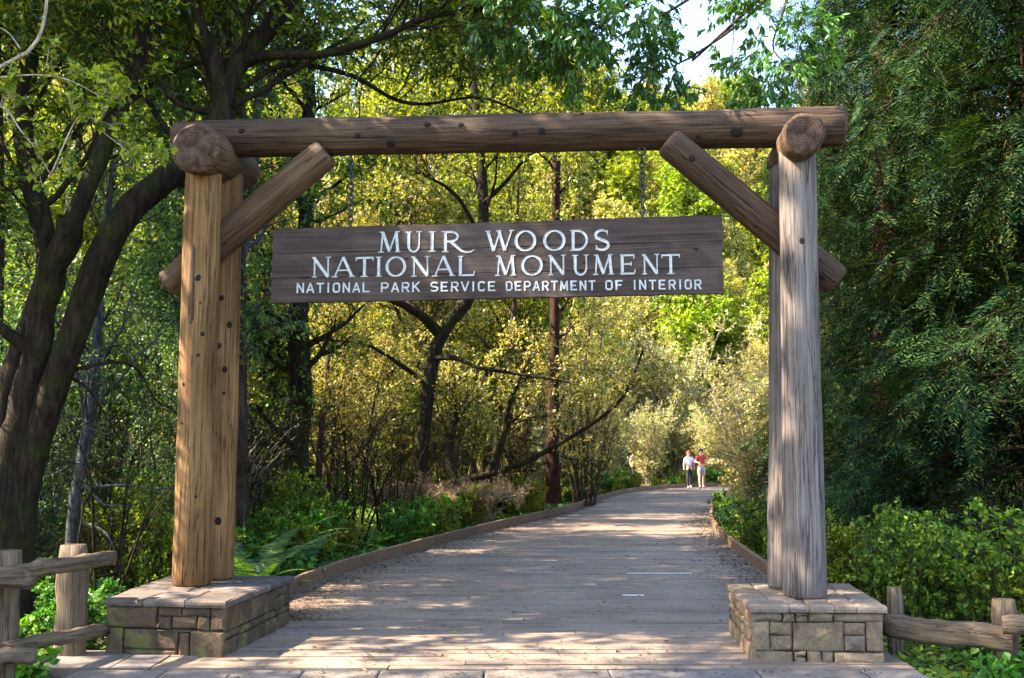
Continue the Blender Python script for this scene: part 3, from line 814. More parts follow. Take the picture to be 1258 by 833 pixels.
# chains
def link_ring(c, R1, R2, r, rotz, name, parent, tall=1.0):
    n, k = 16, 6; V = []
    for i in range(n):
        A = i / n * 2 * math.pi; ctr = np.array([R1 * math.cos(A), 0, R2 * math.sin(A)]); nr = nrm(np.array([math.cos(A) / R1, 0, math.sin(A) / R2]))
        for j in range(k):
            B = j / k * 2 * math.pi; V.append(ctr + nr * r * math.cos(B) + np.array([0, 1, 0]) * r * math.sin(B))
    V = np.array(V); c_, s_ = math.cos(rotz), math.sin(rotz)
    V = np.stack([V[:, 0] * c_ - V[:, 1] * s_, V[:, 0] * s_ + V[:, 1] * c_, V[:, 2]], -1)
    F = [[i * k + j, i * k + (j + 1) % k, ((i + 1) % n) * k + (j + 1) % k, ((i + 1) % n) * k + j] for i in range(n) for j in range(k)]
    return link(name, np_mesh(name, V, np.array(F), M['iron'], True), parent, c)
for px in (790, 430):
    u, _ = uv_of(px, 275)
    top = at(px, 187, float((Vector((SA.x, SA.y, 0)) + Ux * u).y)); base = Vector((SA.x, SA.y, 0)) + Ux * u + Vector((0, .022, 0))
    ch = bpy.data.objects.new('chain', None); COL.objects.link(ch); ch.parent = sign; ch.location = (base.x - sign.location.x, base.y - sign.location.y, 0)
    zz = top.z + .015 if px == 790 else at(px, 188, base.y).z + .015
    link_ring((base.x, base.y, zz), 0.036, .036, .010, ang, 'ring', ch)
    z = zz - .045 - .026; i = 0
    while z > zb + SH - .01:
        link_ring((base.x, base.y, z), .021, .037, .0085, ang + (math.pi / 2 if i % 2 == 0 else 0) + .25, 'link', ch); z -= .052; i += 1

# ------------------------------------------------------------------ fences
def rough_rail(name, p0, p1, w, h, mat, parent, seed, seg=14):
    rg = np.random.default_rng(seed); p0, p1 = Vector(p0), Vector(p1)
    ax = (p1 - p0); L = ax.length; ax.normalize()
    V = []; k = 8
    a = np.arange(k) / k * 2 * np.pi + .4
    sx = np.sign(np.cos(a)) * np.abs(np.cos(a)) ** .6; sz = np.sign(np.sin(a)) * np.abs(np.sin(a)) ** .6
    off = np.cumsum(rg.normal(0, .006, (seg + 1, 2)), 0); off -= np.linspace(0, 1, seg + 1)[:, None] * off[-1]
    wb = rg.normal(1, .06, (seg + 1, k))
    for i in range(seg + 1):
        z = L * i / seg
        s_ = .86 if i in (0, seg) else 1
        V.append(np.stack([w / 2 * sx * wb[i] * s_ + off[i, 0], h / 2 * sz * wb[i] * s_ + off[i, 1], np.full(k, z)], -1))
    V = np.concatenate(V)
    Q_ = np.array([[r * k + j, r * k + (j + 1) % k, (r + 1) * k + (j + 1) % k, (r + 1) * k + j] for r in range(seg) for j in range(k)])
    E = np.array([[k - 1 - j for j in range(k)], [seg * k + j for j in range(k)]])
    me = np_mesh(name, V, [Q_, E], [mat, M['end']], True, np.concatenate([np.zeros(len(Q_)), np.ones(2)]))
    sm = np.ones(len(Q_) + 2, bool); sm[-2:] = False; me.polygons.foreach_set('use_smooth', sm)
    o = link(name, me, parent, p0); o.rotation_mode = 'QUATERNION'
    zx = ax; yx = Vector((0, 0, 1)) if abs(ax.z) < .9 else Vector((0, 1, 0)); xx = yx.cross(zx).normalized(); yx = zx.cross(xx)
    o.rotation_quaternion = Matrix((xx, yx, zx)).transposed().to_quaternion()
    return o
fl = thing('rail_fence', 'rustic split rail fence running left from the shaded stone pedestal', 'fence', (-4, 8, -.3))
def fpost(cpx, top, Y, wpx, par, seed, zb_=-.45):
    c = at(cpx, top, Y); w = wpx / FPX * Y
    return rough_rail('post', (c.x, c.y, zb_), (c.x, c.y, c.z), w, w * .85, M['rail'], par, seed, 8)
fpost(91, 669, 8.35, 34, fl, 1)
fpost(9, 676, 7.35, 33, fl, 2)
rough_rail('rail', at(6, 702, 7.15), at(139, 684, 8.4), .10, .115, M['rail'], fl, 3)
rough_rail('rail', at(-60, 716, 6.9), at(41, 714, 7.25), .11, .13, M['rail'], fl, 4)
rough_rail('rail', at(3, 797, 7.15), at(130, 773, 8.4), .09, .105, M['rail'], fl, 5)
rough_rail('rail', at(-60, 822, 6.9), at(44, 805, 7.25), .11, .11, M['rail'], fl, 6)
fpost(-70, 690, 6.6, 33, fl, 12)
fr = thing('rail_fence', 'split rail fence of thick sunlit rails leading off right of the tan pedestal', 'fence', (4, 8, -.3))
fpost(1098, 721, 8.75, 18, fr, 7)
fpost(1233, 736, 7.9, 27, fr, 8)
rough_rail('rail', at(1086, 767, 8.4), at(1248, 790, 7.65), .13, .185, M['rail'], fr, 9)
rough_rail('rail', at(1231, 766, 7.55), at(1400, 772, 7.2), .13, .14, M['rail'], fr, 10)
fpost(1390, 745, 7.5, 27, fr, 13)

# ------------------------------------------------------------------ plants: branching machinery
def grow(parents, pr, n, length, angle, nseg, rng, t0=.25, up=0.0, wob=.12, droop=0.0, rr=.55, lt=.5, jit=.35, flat=0.0, rmin=.0015):
    """children of polylines (N,S,3), radii (N,S): -> (N*n, nseg+1, 3), radii"""
    N, S, _ = parents.shape
    t = rng.uniform(t0, 1, (N, n)) if n > 1 else np.full((N, 1), .95)
    f = t * (S - 1); i = np.clip(f.astype(int), 0, S - 2); fr_ = f - i
    ar = np.arange(N)[:, None]
    a, b = parents[ar, i], parents[ar, i + 1]
    base = a + (b - a) * fr_[..., None]
    tan = nrm(b - a)
    rad = (pr[ar, i] * (1 - fr_) + pr[ar, i + 1] * fr_)
    rv = rng.normal(0, 1, base.shape); rv[..., 2] *= (1 - flat)
    perp = nrm(rv - (rv * tan).sum(-1, keepdims=True) * tan)
    an = angle + rng.normal(0, .2, t.shape)
    d = tan * np.cos(an)[..., None] + perp * np.sin(an)[..., None]
    d[..., 2] += up; d = nrm(d)
    L = length * (1 - lt * t) * rng.uniform(1 - jit, 1 + jit, t.shape)
    base = base.reshape(-1, 3); d = d.reshape(-1, 3); L = L.reshape(-1)
    r0 = np.minimum(rad.reshape(-1) * rr, rad.reshape(-1) * .9)
    P = np.empty((len(base), nseg + 1, 3)); P[:, 0] = base
    cd = d.copy()
    for k in range(nseg):
        cd = nrm(cd + rng.normal(0, wob, cd.shape) + np.array([0, 0, up * .25 - droop]))
        P[:, k + 1] = P[:, k] + cd * (L / nseg)[:, None]
    R_ = r0[:, None] * np.linspace(1, .3, nseg + 1)[None]
    return P, np.maximum(R_, rmin)

def leafset(paths, n, L, W, rng, spread=.9, hang=.2, t0=.1, fold=.15, tri=False):
    N, S, _ = paths.shape
    t = rng.uniform(t0, 1, (N, n)); f = t * (S - 1); i = np.clip(f.astype(int), 0, S - 2); fr_ = (f - i)[..., None]
    ar = np.arange(N)[:, None]; a, b = paths[ar, i], paths[ar, i + 1]
    P = (a + (b - a) * fr_).reshape(-1, 3); tan = nrm(b - a).reshape(-1, 3)
    D = nrm(tan * .6 + rng.normal(0, spread, P.shape) * .75 + np.array([0, 0, -hang]))
    up = rng.normal(0, .55, P.shape) + np.array([0, 0, 1.0])
    S_ = nrm(np.cross(D, up)); Nn = np.cross(S_, D)
    l = (L * rng.uniform(.6, 1.25, len(P)))[:, None]; w = l * (W / L) * rng.uniform(.8, 1.2, len(P))[:, None]
    if tri:
        V = np.stack([P - S_ * w / 2, P + S_ * w / 2, P + D * l], 1).reshape(-1, 3)
        return V, np.arange(len(P) * 3).reshape(-1, 3)
    V = np.stack([P, P + D * l * .45 + S_ * w / 2 + Nn * w * fold, P + D * l, P + D * l * .45 - S_ * w / 2 + Nn * w * fold], 1).reshape(-1, 3)
    return V, np.arange(len(P) * 4).reshape(-1, 4)

def spline(pts, n):
    P = np.array(pts, float); c = smooth_curve([tuple(p) for p in P], 8)
    c = np.array(c); d = np.concatenate([[0], np.cumsum(np.linalg.norm(np.diff(c, axis=0), axis=1))])
    s = np.linspace(0, d[-1], n)
    return np.stack([np.interp(s, d, c[:, k]) for k in range(3)], -1)

class Plant:
    def __init__(s, seed): s.rng = np.random.default_rng(seed); s.wood = Geo(); s.leaf = Geo()
    def stem(s, pts, r0, r1, n=22, sides=12, flare=0.0, lump=.06):
        P = spline(pts, n); R_ = np.linspace(r0, r1, n) * (1 + lump * np.sin(np.linspace(0, 9, n) + s.rng.uniform(0, 6)))
        if flare: R_ = R_ * (1 + flare * np.exp(-np.arange(n) / 1.6))
        P = P + s.rng.normal(0, r1 * .12, P.shape) * np.linspace(0, 1, n)[:, None]
        V, Q_ = tubes(P[None], R_[None], sides)
        V = V + s.rng.normal(0, r1 * .05, V.shape)
        s.wood.add(V, Q_); return P[None], R_[None]
    def branches(s, par, n, length, angle, nseg=5, sides=5, **kw):
        P, R_ = grow(par[0], par[1], n, length, angle, nseg, s.rng, **kw)
        V, Q_ = tubes(P, R_, sides); s.wood.add(V, Q_); return P, R_
    def leaves(s, par, n, L, W, **kw):
        V, F = leafset(par[0], n, L, W, s.rng, **kw); s.leaf.add(V, F)
    def meshes(s, wname, wmat, lname, lmat):
        return s.wood.mesh(wname, wmat, True), (s.leaf.mesh(lname, lmat) if s.leaf.n else None)

def cat(*ps):
    S = ps[0][0].shape[1]
    return np.concatenate([p[0] for p in ps]), np.concatenate([p[1] for p in ps])

class Kind:
    """a plant prototype: meshes shared by all copies"""
    def __init__(s, name, parts, cat_): s.name, s.parts, s.cat = name, parts, cat_
    def place(s, x, y, label, group=None, sc=1.0, rz=0.0, z=None, tilt_=(0, 0)):
        r = thing(s.name, label, s.cat, (x, y, (tz(x, y) if z is None else z) - .04), group)
        r.rotation_euler = (tilt_[0], tilt_[1], rz); r.scale = (sc, sc, sc) if not isinstance(sc, tuple) else sc
        for nm, me in s.parts:
            o = bpy.data.objects.new(nm, me); COL.objects.link(o); o.parent = r
        return r

# ------------------------------------------------------------------ plant prototypes
def proto_tree(seed, H, r, lean, n1, l1, n2, n3, nl, LL, LW, lmat, bmat, t0=.25, up=.35, spread=.9, name='tree', l2=.5, l3=.28, droop=.03):
    p = Plant(seed); rg = p.rng
    pts = [(0, 0, -.3), (lean[0] * .15 + rg.normal(0, .05), lean[1] * .15, H * .25), (lean[0] * .5 + rg.normal(0, .15), lean[1] * .5, H * .55), (lean[0], lean[1], H)]
    tr = p.stem(pts, r, r * .25, 20, 9, .5)
    a = p.branches(tr, n1, l1, 1.0, 7, 5, t0=t0, up=up, wob=.16, rr=.45, droop=0)
    b = p.branches(a, n2, l1 * l2, .8, 4, 4, t0=.2, up=.1, wob=.2, rr=.5, droop=droop)
    c = p.branches(b, n3, l1 * l3, .8, 3, 3, t0=.1, up=.0, wob=.25, rr=.5, rmin=.0025, droop=droop)
    p.leaves(c, nl, LL, LW, spread=spread)
    return p
def kind_tree(name, p, bmat, lmat, cat_='tree', wn_='trunk', ln='crown'):
    w, l = p.meshes(wn_, bmat, ln, lmat)
    parts = [(wn_, w)] + ([(ln, l)] if l else [])
    return Kind(name, parts, cat_)

# slender bay trees with fine leaves
pA = proto_tree(11, 11.5, .14, (.8, .3), 26, 2.6, 9, 7, 15, .105, .046, None, None, .22, .35)
bayA = kind_tree('bay_tree', pA, M['bark_mid'], M['leaf_bay'])
pB = proto_tree(12, 9.0, .11, (-.7, .6), 24, 2.4, 8, 7, 15, .10, .046, None, None, .12, .3)
bayB = kind_tree('bay_tree', pB, M['bark_mid'], M['leaf_bay'])
darkA = Kind('alder_tree', [('trunk', bayA.parts[0][1].copy()), ('crown', bayA.parts[1][1].copy())], 'tree')
darkA.parts[0][1].materials[0] = M['bark_grey']; darkA.parts[1][1].materials[0] = M['leaf_dark']
darkB = Kind('alder_tree', [('trunk', bayB.parts[0][1].copy()), ('crown', bayB.parts[1][1].copy())], 'tree')
darkB.parts[0][1].materials[0] = M['bark_grey']; darkB.parts[1][1].materials[0] = M['leaf_dark']
limeA = Kind('young_maple', [('trunk', bayA.parts[0][1].copy()), ('crown', bayA.parts[1][1].copy())], 'tree')
limeA.parts[1][1].materials[0] = M['leaf_lime']
limeB = Kind('young_maple', [('trunk', bayB.parts[0][1].copy()), ('crown', bayB.parts[1][1].copy())], 'tree')
limeB.parts[1][1].materials[0] = M['leaf_gold']
canopy = kind_tree('canopy_tree', proto_tree(15, 13, .22, (.5, .4), 26, 4.2, 8, 6, 11, .2, .09, None, None, .45, .3, 1.0), M['bark_mid'], M['leaf_dark'])
canopyB = kind_tree('canopy_tree', proto_tree(16, 13, .22, (.5, .4), 22, 4.2, 7, 6, 4, .2, .09, None, None, .45, .3, 1.0), M['bark_mid'], M['leaf_dark'])
# broad sunlit tree, larger leaves, for far away
pF = proto_tree(13, 10, .2, (.3, .2), 28, 3.4, 8, 6, 12, .26, .12, None, None, .15, .3, 1.0)
farA = kind_tree('hillside_tree', pF, M['bark_mid'], M['leaf_gold'])
farB = Kind('hillside_tree', [('trunk', farA.parts[0][1]), ('crown', farA.parts[1][1].copy())], 'tree')
farB.parts[1][1].materials[0] = M['leaf_lime']

def proto_thicket(seed, H, ns, spread, l1, n1, n2, nl, LL, LW, r=.03, up=.3, arch=.0):
    p = Plant(seed); rg = p.rng; stems = []
    for i in range(ns):
        A = rg.uniform(0, 6.283); s = rg.uniform(.2, 1) * spread; h = H * rg.uniform(.65, 1)
        b = (math.cos(A) * .25 * rg.random(), math.sin(A) * .25 * rg.random())
        top = (math.cos(A) * s, math.sin(A) * s)
        pts = [(b[0], b[1], -.2), (b[0] + top[0] * .25, b[1] + top[1] * .25, h * .35), (top[0] * .6, top[1] * .6, h * .72), (top[0] * (1 + arch), top[1] * (1 + arch), h * (1 - arch * .15))]
        stems.append(p.stem(pts, r * rg.uniform(.6, 1.2), .006, 14, 5))
    st = cat(*stems)
    a = p.branches(st, n1, l1, .8, 4, 4, t0=.15, up=up, wob=.22, rr=.5, rmin=.003)
    b = p.branches(a, n2, l1 * .5, .8, 3, 3, t0=.1, up=.05, wob=.25, rmin=.002)
    if nl: p.leaves(b, nl, LL, LW)
    return p
thickA = kind_tree('thicket_bush', proto_thicket(21, 4.4, 16, 1.5, 1.0, 9, 5, 7, .075, .035), M['bark_mid'], M['leaf_gold'], 'bush', 'stems', 'foliage')
thickB = kind_tree('thicket_bush', proto_thicket(22, 3.6, 14, 1.6, .9, 10, 6, 12, .07, .035), M['bark_mid'], M['leaf_bay'], 'bush', 'stems', 'foliage')
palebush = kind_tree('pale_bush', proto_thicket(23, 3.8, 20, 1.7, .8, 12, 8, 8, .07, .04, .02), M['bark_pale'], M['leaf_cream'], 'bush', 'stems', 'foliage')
bluebush = kind_tree('hazel_bush', proto_thicket(24, 4.6, 14, 1.7, 1.0, 12, 7, 12, .06, .034, .025), M['bark_grey'], M['leaf_dark'], 'bush', 'stems', 'foliage')
greenhazel = Kind('hazel_bush', [('stems', bluebush.parts[0][1]), ('foliage', bluebush.parts[1][1].copy())], 'bush'); greenhazel.parts[1][1].materials[0] = M['leaf_bay']
shrubA = kind_tree('leafy_shrub', proto_thicket(25, 1.35, 22, .75, .38, 10, 4, 8, .055, .036, .010), M['bark_mid'], M['leaf_shrub'], 'shrub', 'stems', 'foliage')
shrubB = kind_tree('leafy_shrub', proto_thicket(26, .9, 20, .6, .3, 9, 4, 9, .075, .055, .008), M['bark_mid'], M['leaf_herb'], 'shrub', 'stems', 'foliage')
shrubC = kind_tree('leafy_shrub', proto_thicket(27, 1.1, 22, .8, .35, 9, 5, 8, .05, .03, .009), M['bark_mid'], M['leaf_lime'], 'shrub', 'stems', 'foliage')
shrubD = kind_tree('leafy_shrub', proto_thicket(30, 1.4, 24, .9, .42, 8, 4, 5, .068, .044, .009), M['bark_mid'], M['leaf_shrub'], 'shrub', 'stems', 'foliage')
broadherb = kind_tree('broad_leaved_herb', proto_thicket(35, .42, 26, .55, .2, 4, 2, 3, .13, .10, .006), M['bark_mid'], M['leaf_herb'], 'plant', 'stems', 'leaves')
twigs = kind_tree('dry_twig_bush', proto_thicket(28, 1.5, 26, .9, .4, 8, 5, 0, .05, .03, .007), M['bark_pale'], None, 'bush', 'stems')
deadbush = kind_tree('dead_fern', proto_thicket(29, .9, 26, .9, .3, 9, 5, 10, .07, .018, .007, arch=.5), M['bark_pale'], M['dry'], 'fern', 'stems', 'fronds')

def fern(seed, nf, L, mat, name='sword_fern', upr=1.0):
    rg = np.random.default_rng(seed); st = Geo(); lf = Geo()
    for i in range(nf):
        A = rg.uniform(0, 6.283); l = L * rg.uniform(.6, 1.05); el = rg.uniform(.55, 1.35) * upr
        n = 14; P = [np.zeros(3)]; e = el
        for k in range(n):
            e -= rg.uniform(.05, .12)
            P.append(P[-1] + np.array([math.cos(A) * math.cos(e), math.sin(A) * math.cos(e), math.sin(e)]) * l / n)
        P = np.array(P)[None]
        V, Q_ = tubes(P, np.linspace(.004, .0015, n + 1)[None], 3); st.add(V, Q_)
        m = 34; t_ = np.linspace(.12, .99, m); f = t_ * n; ii = np.clip(f.astype(int), 0, n - 1); fr_ = (f - ii)[:, None]
        B = P[0][ii] * (1 - fr_) + P[0][ii + 1] * fr_; T = nrm(P[0][ii + 1] - P[0][ii])
        S_ = np.array([-math.sin(A), math.cos(A), 0]); w = l * .13 * np.sin(np.pi * np.clip(t_ * .8 + .18, 0, 1)) ** .8
        for sg in (-1, 1):
            D = nrm(S_ * sg + T * .35 + np.array([0, 0, -.15]) + rg.normal(0, .07, B.shape)); hw = (T * l / m * .42)
            tip = B + D * w[:, None]
            V = np.stack([B - hw, B + hw, B + D * w[:, None] * .6 + hw * .8, tip, B + D * w[:, None] * .6 - hw * .8], 1).reshape(-1, 3)
            lf.add(V, np.arange(m * 5).reshape(-1, 5))
    return Kind(name, [('stalks', st.mesh('stalks', M['bark_mid'])), ('fronds', lf.mesh('fronds', mat))], 'fern')
fernA = fern(31, 30, 1.15, M['fern']); fernB = fern(32, 24, .95, M['fern'])
fernL = fern(33, 20, .8, M['leaf_herb'])

# redwood: trunk, drooping boughs with flat feathery sprays
def redwood(seed, H, r, nb, L, zmin, lsp=.20, dens=1.0, mat='needle', quota=None):
    p = Plant(seed); rg = p.rng
    tr = p.stem([(0, 0, -.4), (.05, 0, H * .3), (0, .1, H * .7), (.05, 0, H)], r, r * .35, 26, 18, .35, .03)
    boughs = []
    P = np.empty((nb, 9, 3)); R_ = np.empty((nb, 9))
    for i in range(nb):
        z = zmin + (H - zmin) * (i / nb) ** 1.1; A = rg.uniform(0, 6.283); l = L * rg.uniform(.55, 1.1) * (1 - .45 * z / H) * (.36 if i % 3 == 0 else 1); e = rg.uniform(.0, .45)
        q_ = np.array([0, 0, z]); a2 = A
        for k in range(9):
            P[i, k] = q_; e -= rg.uniform(.06, .2); a2 += rg.normal(0, .08)
            q_ = q_ + np.array([math.cos(a2) * math.cos(e), math.sin(a2) * math.cos(e), math.sin(e)]) * l / 8
        R_[i] = np.linspace(.03 * l / L + .01, .005, 9)
    p.bough = Geo(); V, Q_ = tubes(P, R_, 4); p.bough.add(V, Q_)
    b = grow(P, R_, int(10 * dens), L * .42, .85, 5, rg, t0=.22, up=-.06, wob=.10, droop=.07, rr=.6, flat=.95, rmin=.003)
    V, Q_ = tubes(b[0], b[1], 3); p.bough.add(V, Q_)
    c = grow(b[0], b[1], 7, L * .17, .75, 3, rg, t0=.08, up=-.03, wob=.08, droop=.05, rr=.6, flat=.93, rmin=.0015, lt=.3)
    Pc = c[0]; N = len(Pc); m = 11
    t_ = np.tile(np.linspace(.0, .98, m), (N, 1)); f = t_ * 3; ii = np.clip(f.astype(int), 0, 2); fr_ = (f - ii)[..., None]; ar = np.arange(N)[:, None]
    B = Pc[ar, ii] * (1 - fr_) + Pc[ar, ii + 1] * fr_; T = nrm(Pc[ar, ii + 1] - Pc[ar, ii])
    upv = nrm(np.array([0, 0, 1.]) + rg.normal(0, .22, (N, 1, 3))); S_ = nrm(np.cross(T, upv))
    for sg in (-1, 1):
        D = nrm(S_ * sg + T * .95 + rg.normal(0, .13, B.shape)); ln = (.115 * (1 - .45 * t_))[..., None] * rg.uniform(.7, 1.25, (N, m, 1)); hw = nrm(T - D * (T * D).sum(-1, keepdims=True)) * .0075
        V = np.stack([B, B + D * ln * .5 + hw, B + D * ln, B + D * ln * .5 - hw], 2).reshape(-1, 3); p.leaf.add(V, np.arange(N * m * 4).reshape(-1, 4))
    return p
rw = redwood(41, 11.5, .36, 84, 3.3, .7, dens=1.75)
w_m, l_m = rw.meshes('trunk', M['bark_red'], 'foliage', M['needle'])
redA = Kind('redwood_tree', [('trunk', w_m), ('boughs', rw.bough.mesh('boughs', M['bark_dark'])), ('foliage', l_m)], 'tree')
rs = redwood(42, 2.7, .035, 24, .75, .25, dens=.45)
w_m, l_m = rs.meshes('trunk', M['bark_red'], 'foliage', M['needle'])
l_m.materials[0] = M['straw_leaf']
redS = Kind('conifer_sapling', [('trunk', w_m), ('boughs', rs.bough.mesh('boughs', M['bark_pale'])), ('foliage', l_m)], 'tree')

# ------------------------------------------------------------------ the big multi-stemmed tree at the left
def pp(px, py, Y): return tuple(at(px, py, Y))
def fig(seed, base, stems, name, label, bmat, lmat, limb, LL=.1, LW=.034, cat_='tree', tw=(6, 5, 12), lf_spread=.9, min_t=.45, group=None, hang=.2):
    p = Plant(seed); st = []
    for (pts, r0, r1, fl_, lv) in stems:
        s = p.stem([pp(*q_) for q_ in pts], r0, r1, 26, 14, fl_)
        if lv: st.append(s)
    if limb:
        s = cat(*st)
        a = p.branches(s, limb[0], limb[1], .9, 7, 6, t0=min_t, up=.25, wob=.16, rr=.35)
        b = p.branches(a, tw[0], limb[1] * .5, .8, 4, 4, t0=.2, up=.08, wob=.2, rr=.5)
        c = p.branches(b, tw[1], limb[1] * .25, .8, 3, 3, t0=.1, wob=.25, rmin=.002)
        if tw[2]: p.leaves(c, tw[2], LL, LW, spread=lf_spread, hang=hang)
    o = Vector(pp(*base)); o.z = tz(o.x, o.y)
    root = thing(name, label, cat_, o, group)
    for g_ in (p.wood, p.leaf):
        g_.V = [v - np.array(o) for v in g_.V]
    w, l = p.meshes('trunk', bmat, 'crown', lmat)
    for nm, me in (('trunk', w), ('crown', l)):
        if me: k = bpy.data.objects.new(nm, me); COL.objects.link(k); k.parent = root
    return root
fig(51, (14, 740, 10.2), [
    ([(14, 790, 10.2), (12, 700, 10.2), (8, 600, 10.2), (24, 520, 10.2), (42, 440, 10.2), (62, 340, 10.1), (88, 270, 10.0)], .19, .12, .45, False),
    ([(6, 740, 10.3), (-2, 640, 10.3), (0, 540, 10.3), (22, 440, 10.3), (60, 330, 10.2), (48, 260, 10.3), (28, 150, 10.4), (38, 30, 10.6), (20, -150, 11)], .135, .075, 0, True),
    ([(50, 400, 10.15), (66, 330, 10.15), (92, 265, 10.1), (128, 180, 10.2), (162, 90, 10.4), (185, 0, 10.6), (210, -150, 11)], .11, .07, 0, True),
    ([(14, 760, 10.25), (22, 660, 10.25), (34, 580, 10.25), (58, 500, 10.2), (98, 390, 10.15), (130, 300, 10.15), (170, 245, 10.3), (222, 207, 10.5), (262, 160, 10.7), (285, 90, 10.8), (322, 45, 10.9), (365, -20, 11), (430, -160, 11)], .17, .09, 0, True),
    ([(276, 175, 10.75), (270, 110, 10.75), (256, 60, 10.7), (238, 20, 10.6), (235, -60, 10.5), (200, -200, 10.4)], .13, .06, 0, True),
    ([(300, 75, 10.8), (340, 68, 10.6), (400, 66, 10.4), (470, 45, 10.2), (530, 20, 10.1), (640, 8, 10)], .055, .018, 0, True),
    ([(295, 110, 10.8), (350, 80, 11), (430, 92, 11.3), (480, 120, 11.5), (520, 128, 11.6), (590, 120, 11.7), (650, 142, 11.8)], .035, .012, 0, True),
    ([(262, 140, 10.7), (215, 125, 10.5), (195, 95, 10.4), (178, 60, 10.3)], .04, .015, 0, True),
    ([(50, 440, 10.2), (-30, 380, 10), (-100, 330, 9.8)], .08, .03, 0, True),
    ([(88, 455, 10.2), (140, 445, 10.4), (170, 455, 10.6), (190, 490, 10.8), (215, 505, 11)], .022, .006, 0, False),
    ([(80, 460, 10.2), (110, 480, 10.3), (135, 520, 10.5), (160, 560, 10.8)], .018, .005, 0, False),
], 'big_leaning_tree', 'big dark mossy tree with several leaning trunks behind the left fence', M['bark_dark'], M['leaf_bay'], (12, 2.2), tw=(7, 6, 13), min_t=.4)

# dark leaning tree in the middle, behind the sign
fig(52, (512, 640, 23.8), [
    ([(511, 648, 23.8), (514, 590, 23.8), (521, 520, 23.8), (530, 450, 23.9), (545, 405, 24), (578, 365, 24), (592, 310, 24), (594, 250, 24.1), (590, 190, 24.2), (582, 100, 24.4), (575, -10, 24.6), (570, -80, 24.6)], .20, .06, .35, True),
    ([(540, 410, 24), (520, 390, 23.7), (490, 372, 23.3), (455, 360, 23)], .14, .05, 0, False),
    ([(594, 250, 24), (620, 225, 23.6), (650, 190, 23.2), (690, 160, 23)], .06, .02, 0, True),
    ([(590, 290, 24), (560, 240, 23.5), (520, 215, 23), (470, 200, 22.8)], .06, .02, 0, True),
    ([(530, 440, 23.9), (560, 440, 23.4), (590, 452, 23), (640, 460, 22.8), (700, 470, 22.6)], .07, .02, 0, False),
    ([(522, 470, 23.9), (480, 440, 23.2), (440, 420, 22.6), (400, 430, 22)], .06, .02, 0, False),
], 'leaning_tree', 'dark trunked tree leaning right and passing behind the sign', M['bark_dark'], M['leaf_bay'], (16, 2.8), tw=(7, 6, 12), LL=.13, LW=.05, min_t=.5)
# low leaning trunk right of it
fig(53, (556, 600, 24.5), [
    ([(548, 612, 24.5), (562, 592, 24.5), (600, 583, 24.4), (650, 565, 24.2), (700, 538, 24), (745, 508, 23.8), (770, 480, 23.6), (790, 430, 23.5)], .09, .025, .2, True),
    ([(560, 592, 24.5), (552, 560, 24.6), (560, 500, 24.7), (556, 450, 24.8)], .12, .04, 0, True),
    ([(600, 583, 24.4), (618, 540, 24.5), (628, 490, 24.6), (650, 440, 24.7)], .10, .03, 0, True),
], 'low_leaning_tree', 'low branching tree whose trunk slants to the right just above the undergrowth', M['bark_dark'], M['leaf_gold'], (9, 1.7), tw=(6, 5, 9), LL=.09, LW=.04, min_t=.35)
# thin reddish redwood trunk
fig(54, (680, 612, 26), [
    ([(680, 618, 26), (679, 540, 26), (681, 430, 26), (682, 300, 26.2), (684, 180, 26.3), (686, 20, 26.5), (686, -120, 26.5)], .15, .08, .3, True),
], 'young_redwood', 'straight reddish trunk standing between the leaning tree and the path', M['bark_red'], M['leaf_gold'], (26, 1.4), tw=(5, 4, 9), LL=.09, LW=.04, min_t=.25)
fig(55, (366, 640, 18), [
    ([(366, 640, 18), (364, 560, 18), (370, 480, 18), (366, 400, 18), (374, 300, 18), (380, 180, 18.2), (376, 40, 18.4)], .22, .10, .3, True),
], 'mossy_tree', 'mossy trunk behind the dark sword ferns right of the left posts', M['bark_dark'], M['leaf_shrub'], (26, 1.6), tw=(6, 5, 10), LL=.08, LW=.04, min_t=.1)
fig(56, (92, 680, 13), [
    ([(88, 690, 13), (92, 620, 13), (102, 560, 13), (112, 500, 13), (118, 440, 13), (124, 330, 13.1), (140, 200, 13.2)], .085, .04, .3, True),
    ([(100, 600, 13), (150, 596, 12.9), (200, 600, 12.8), (250, 590, 12.7)], .022, .006, 0, False),
    ([(100, 590, 13), (130, 620, 12.8), (170, 618, 12.7), (210, 600, 12.5)], .018, .005, 0, False),
    ([(95, 640, 13), (130, 655, 12.8), (150, 700, 12.6)], .018, .005, 0, False),
    ([(105, 560, 13), (60, 585, 12.9), (30, 580, 12.8)], .018, .005, 0, False),
], 'blue_grey_sapling', 'thin blue grey trunk rising behind the left fence post', M['bark_grey'], M['leaf_dark'], (30, 1.5), tw=(5, 4, 5), LL=.06, LW=.03, min_t=.25)

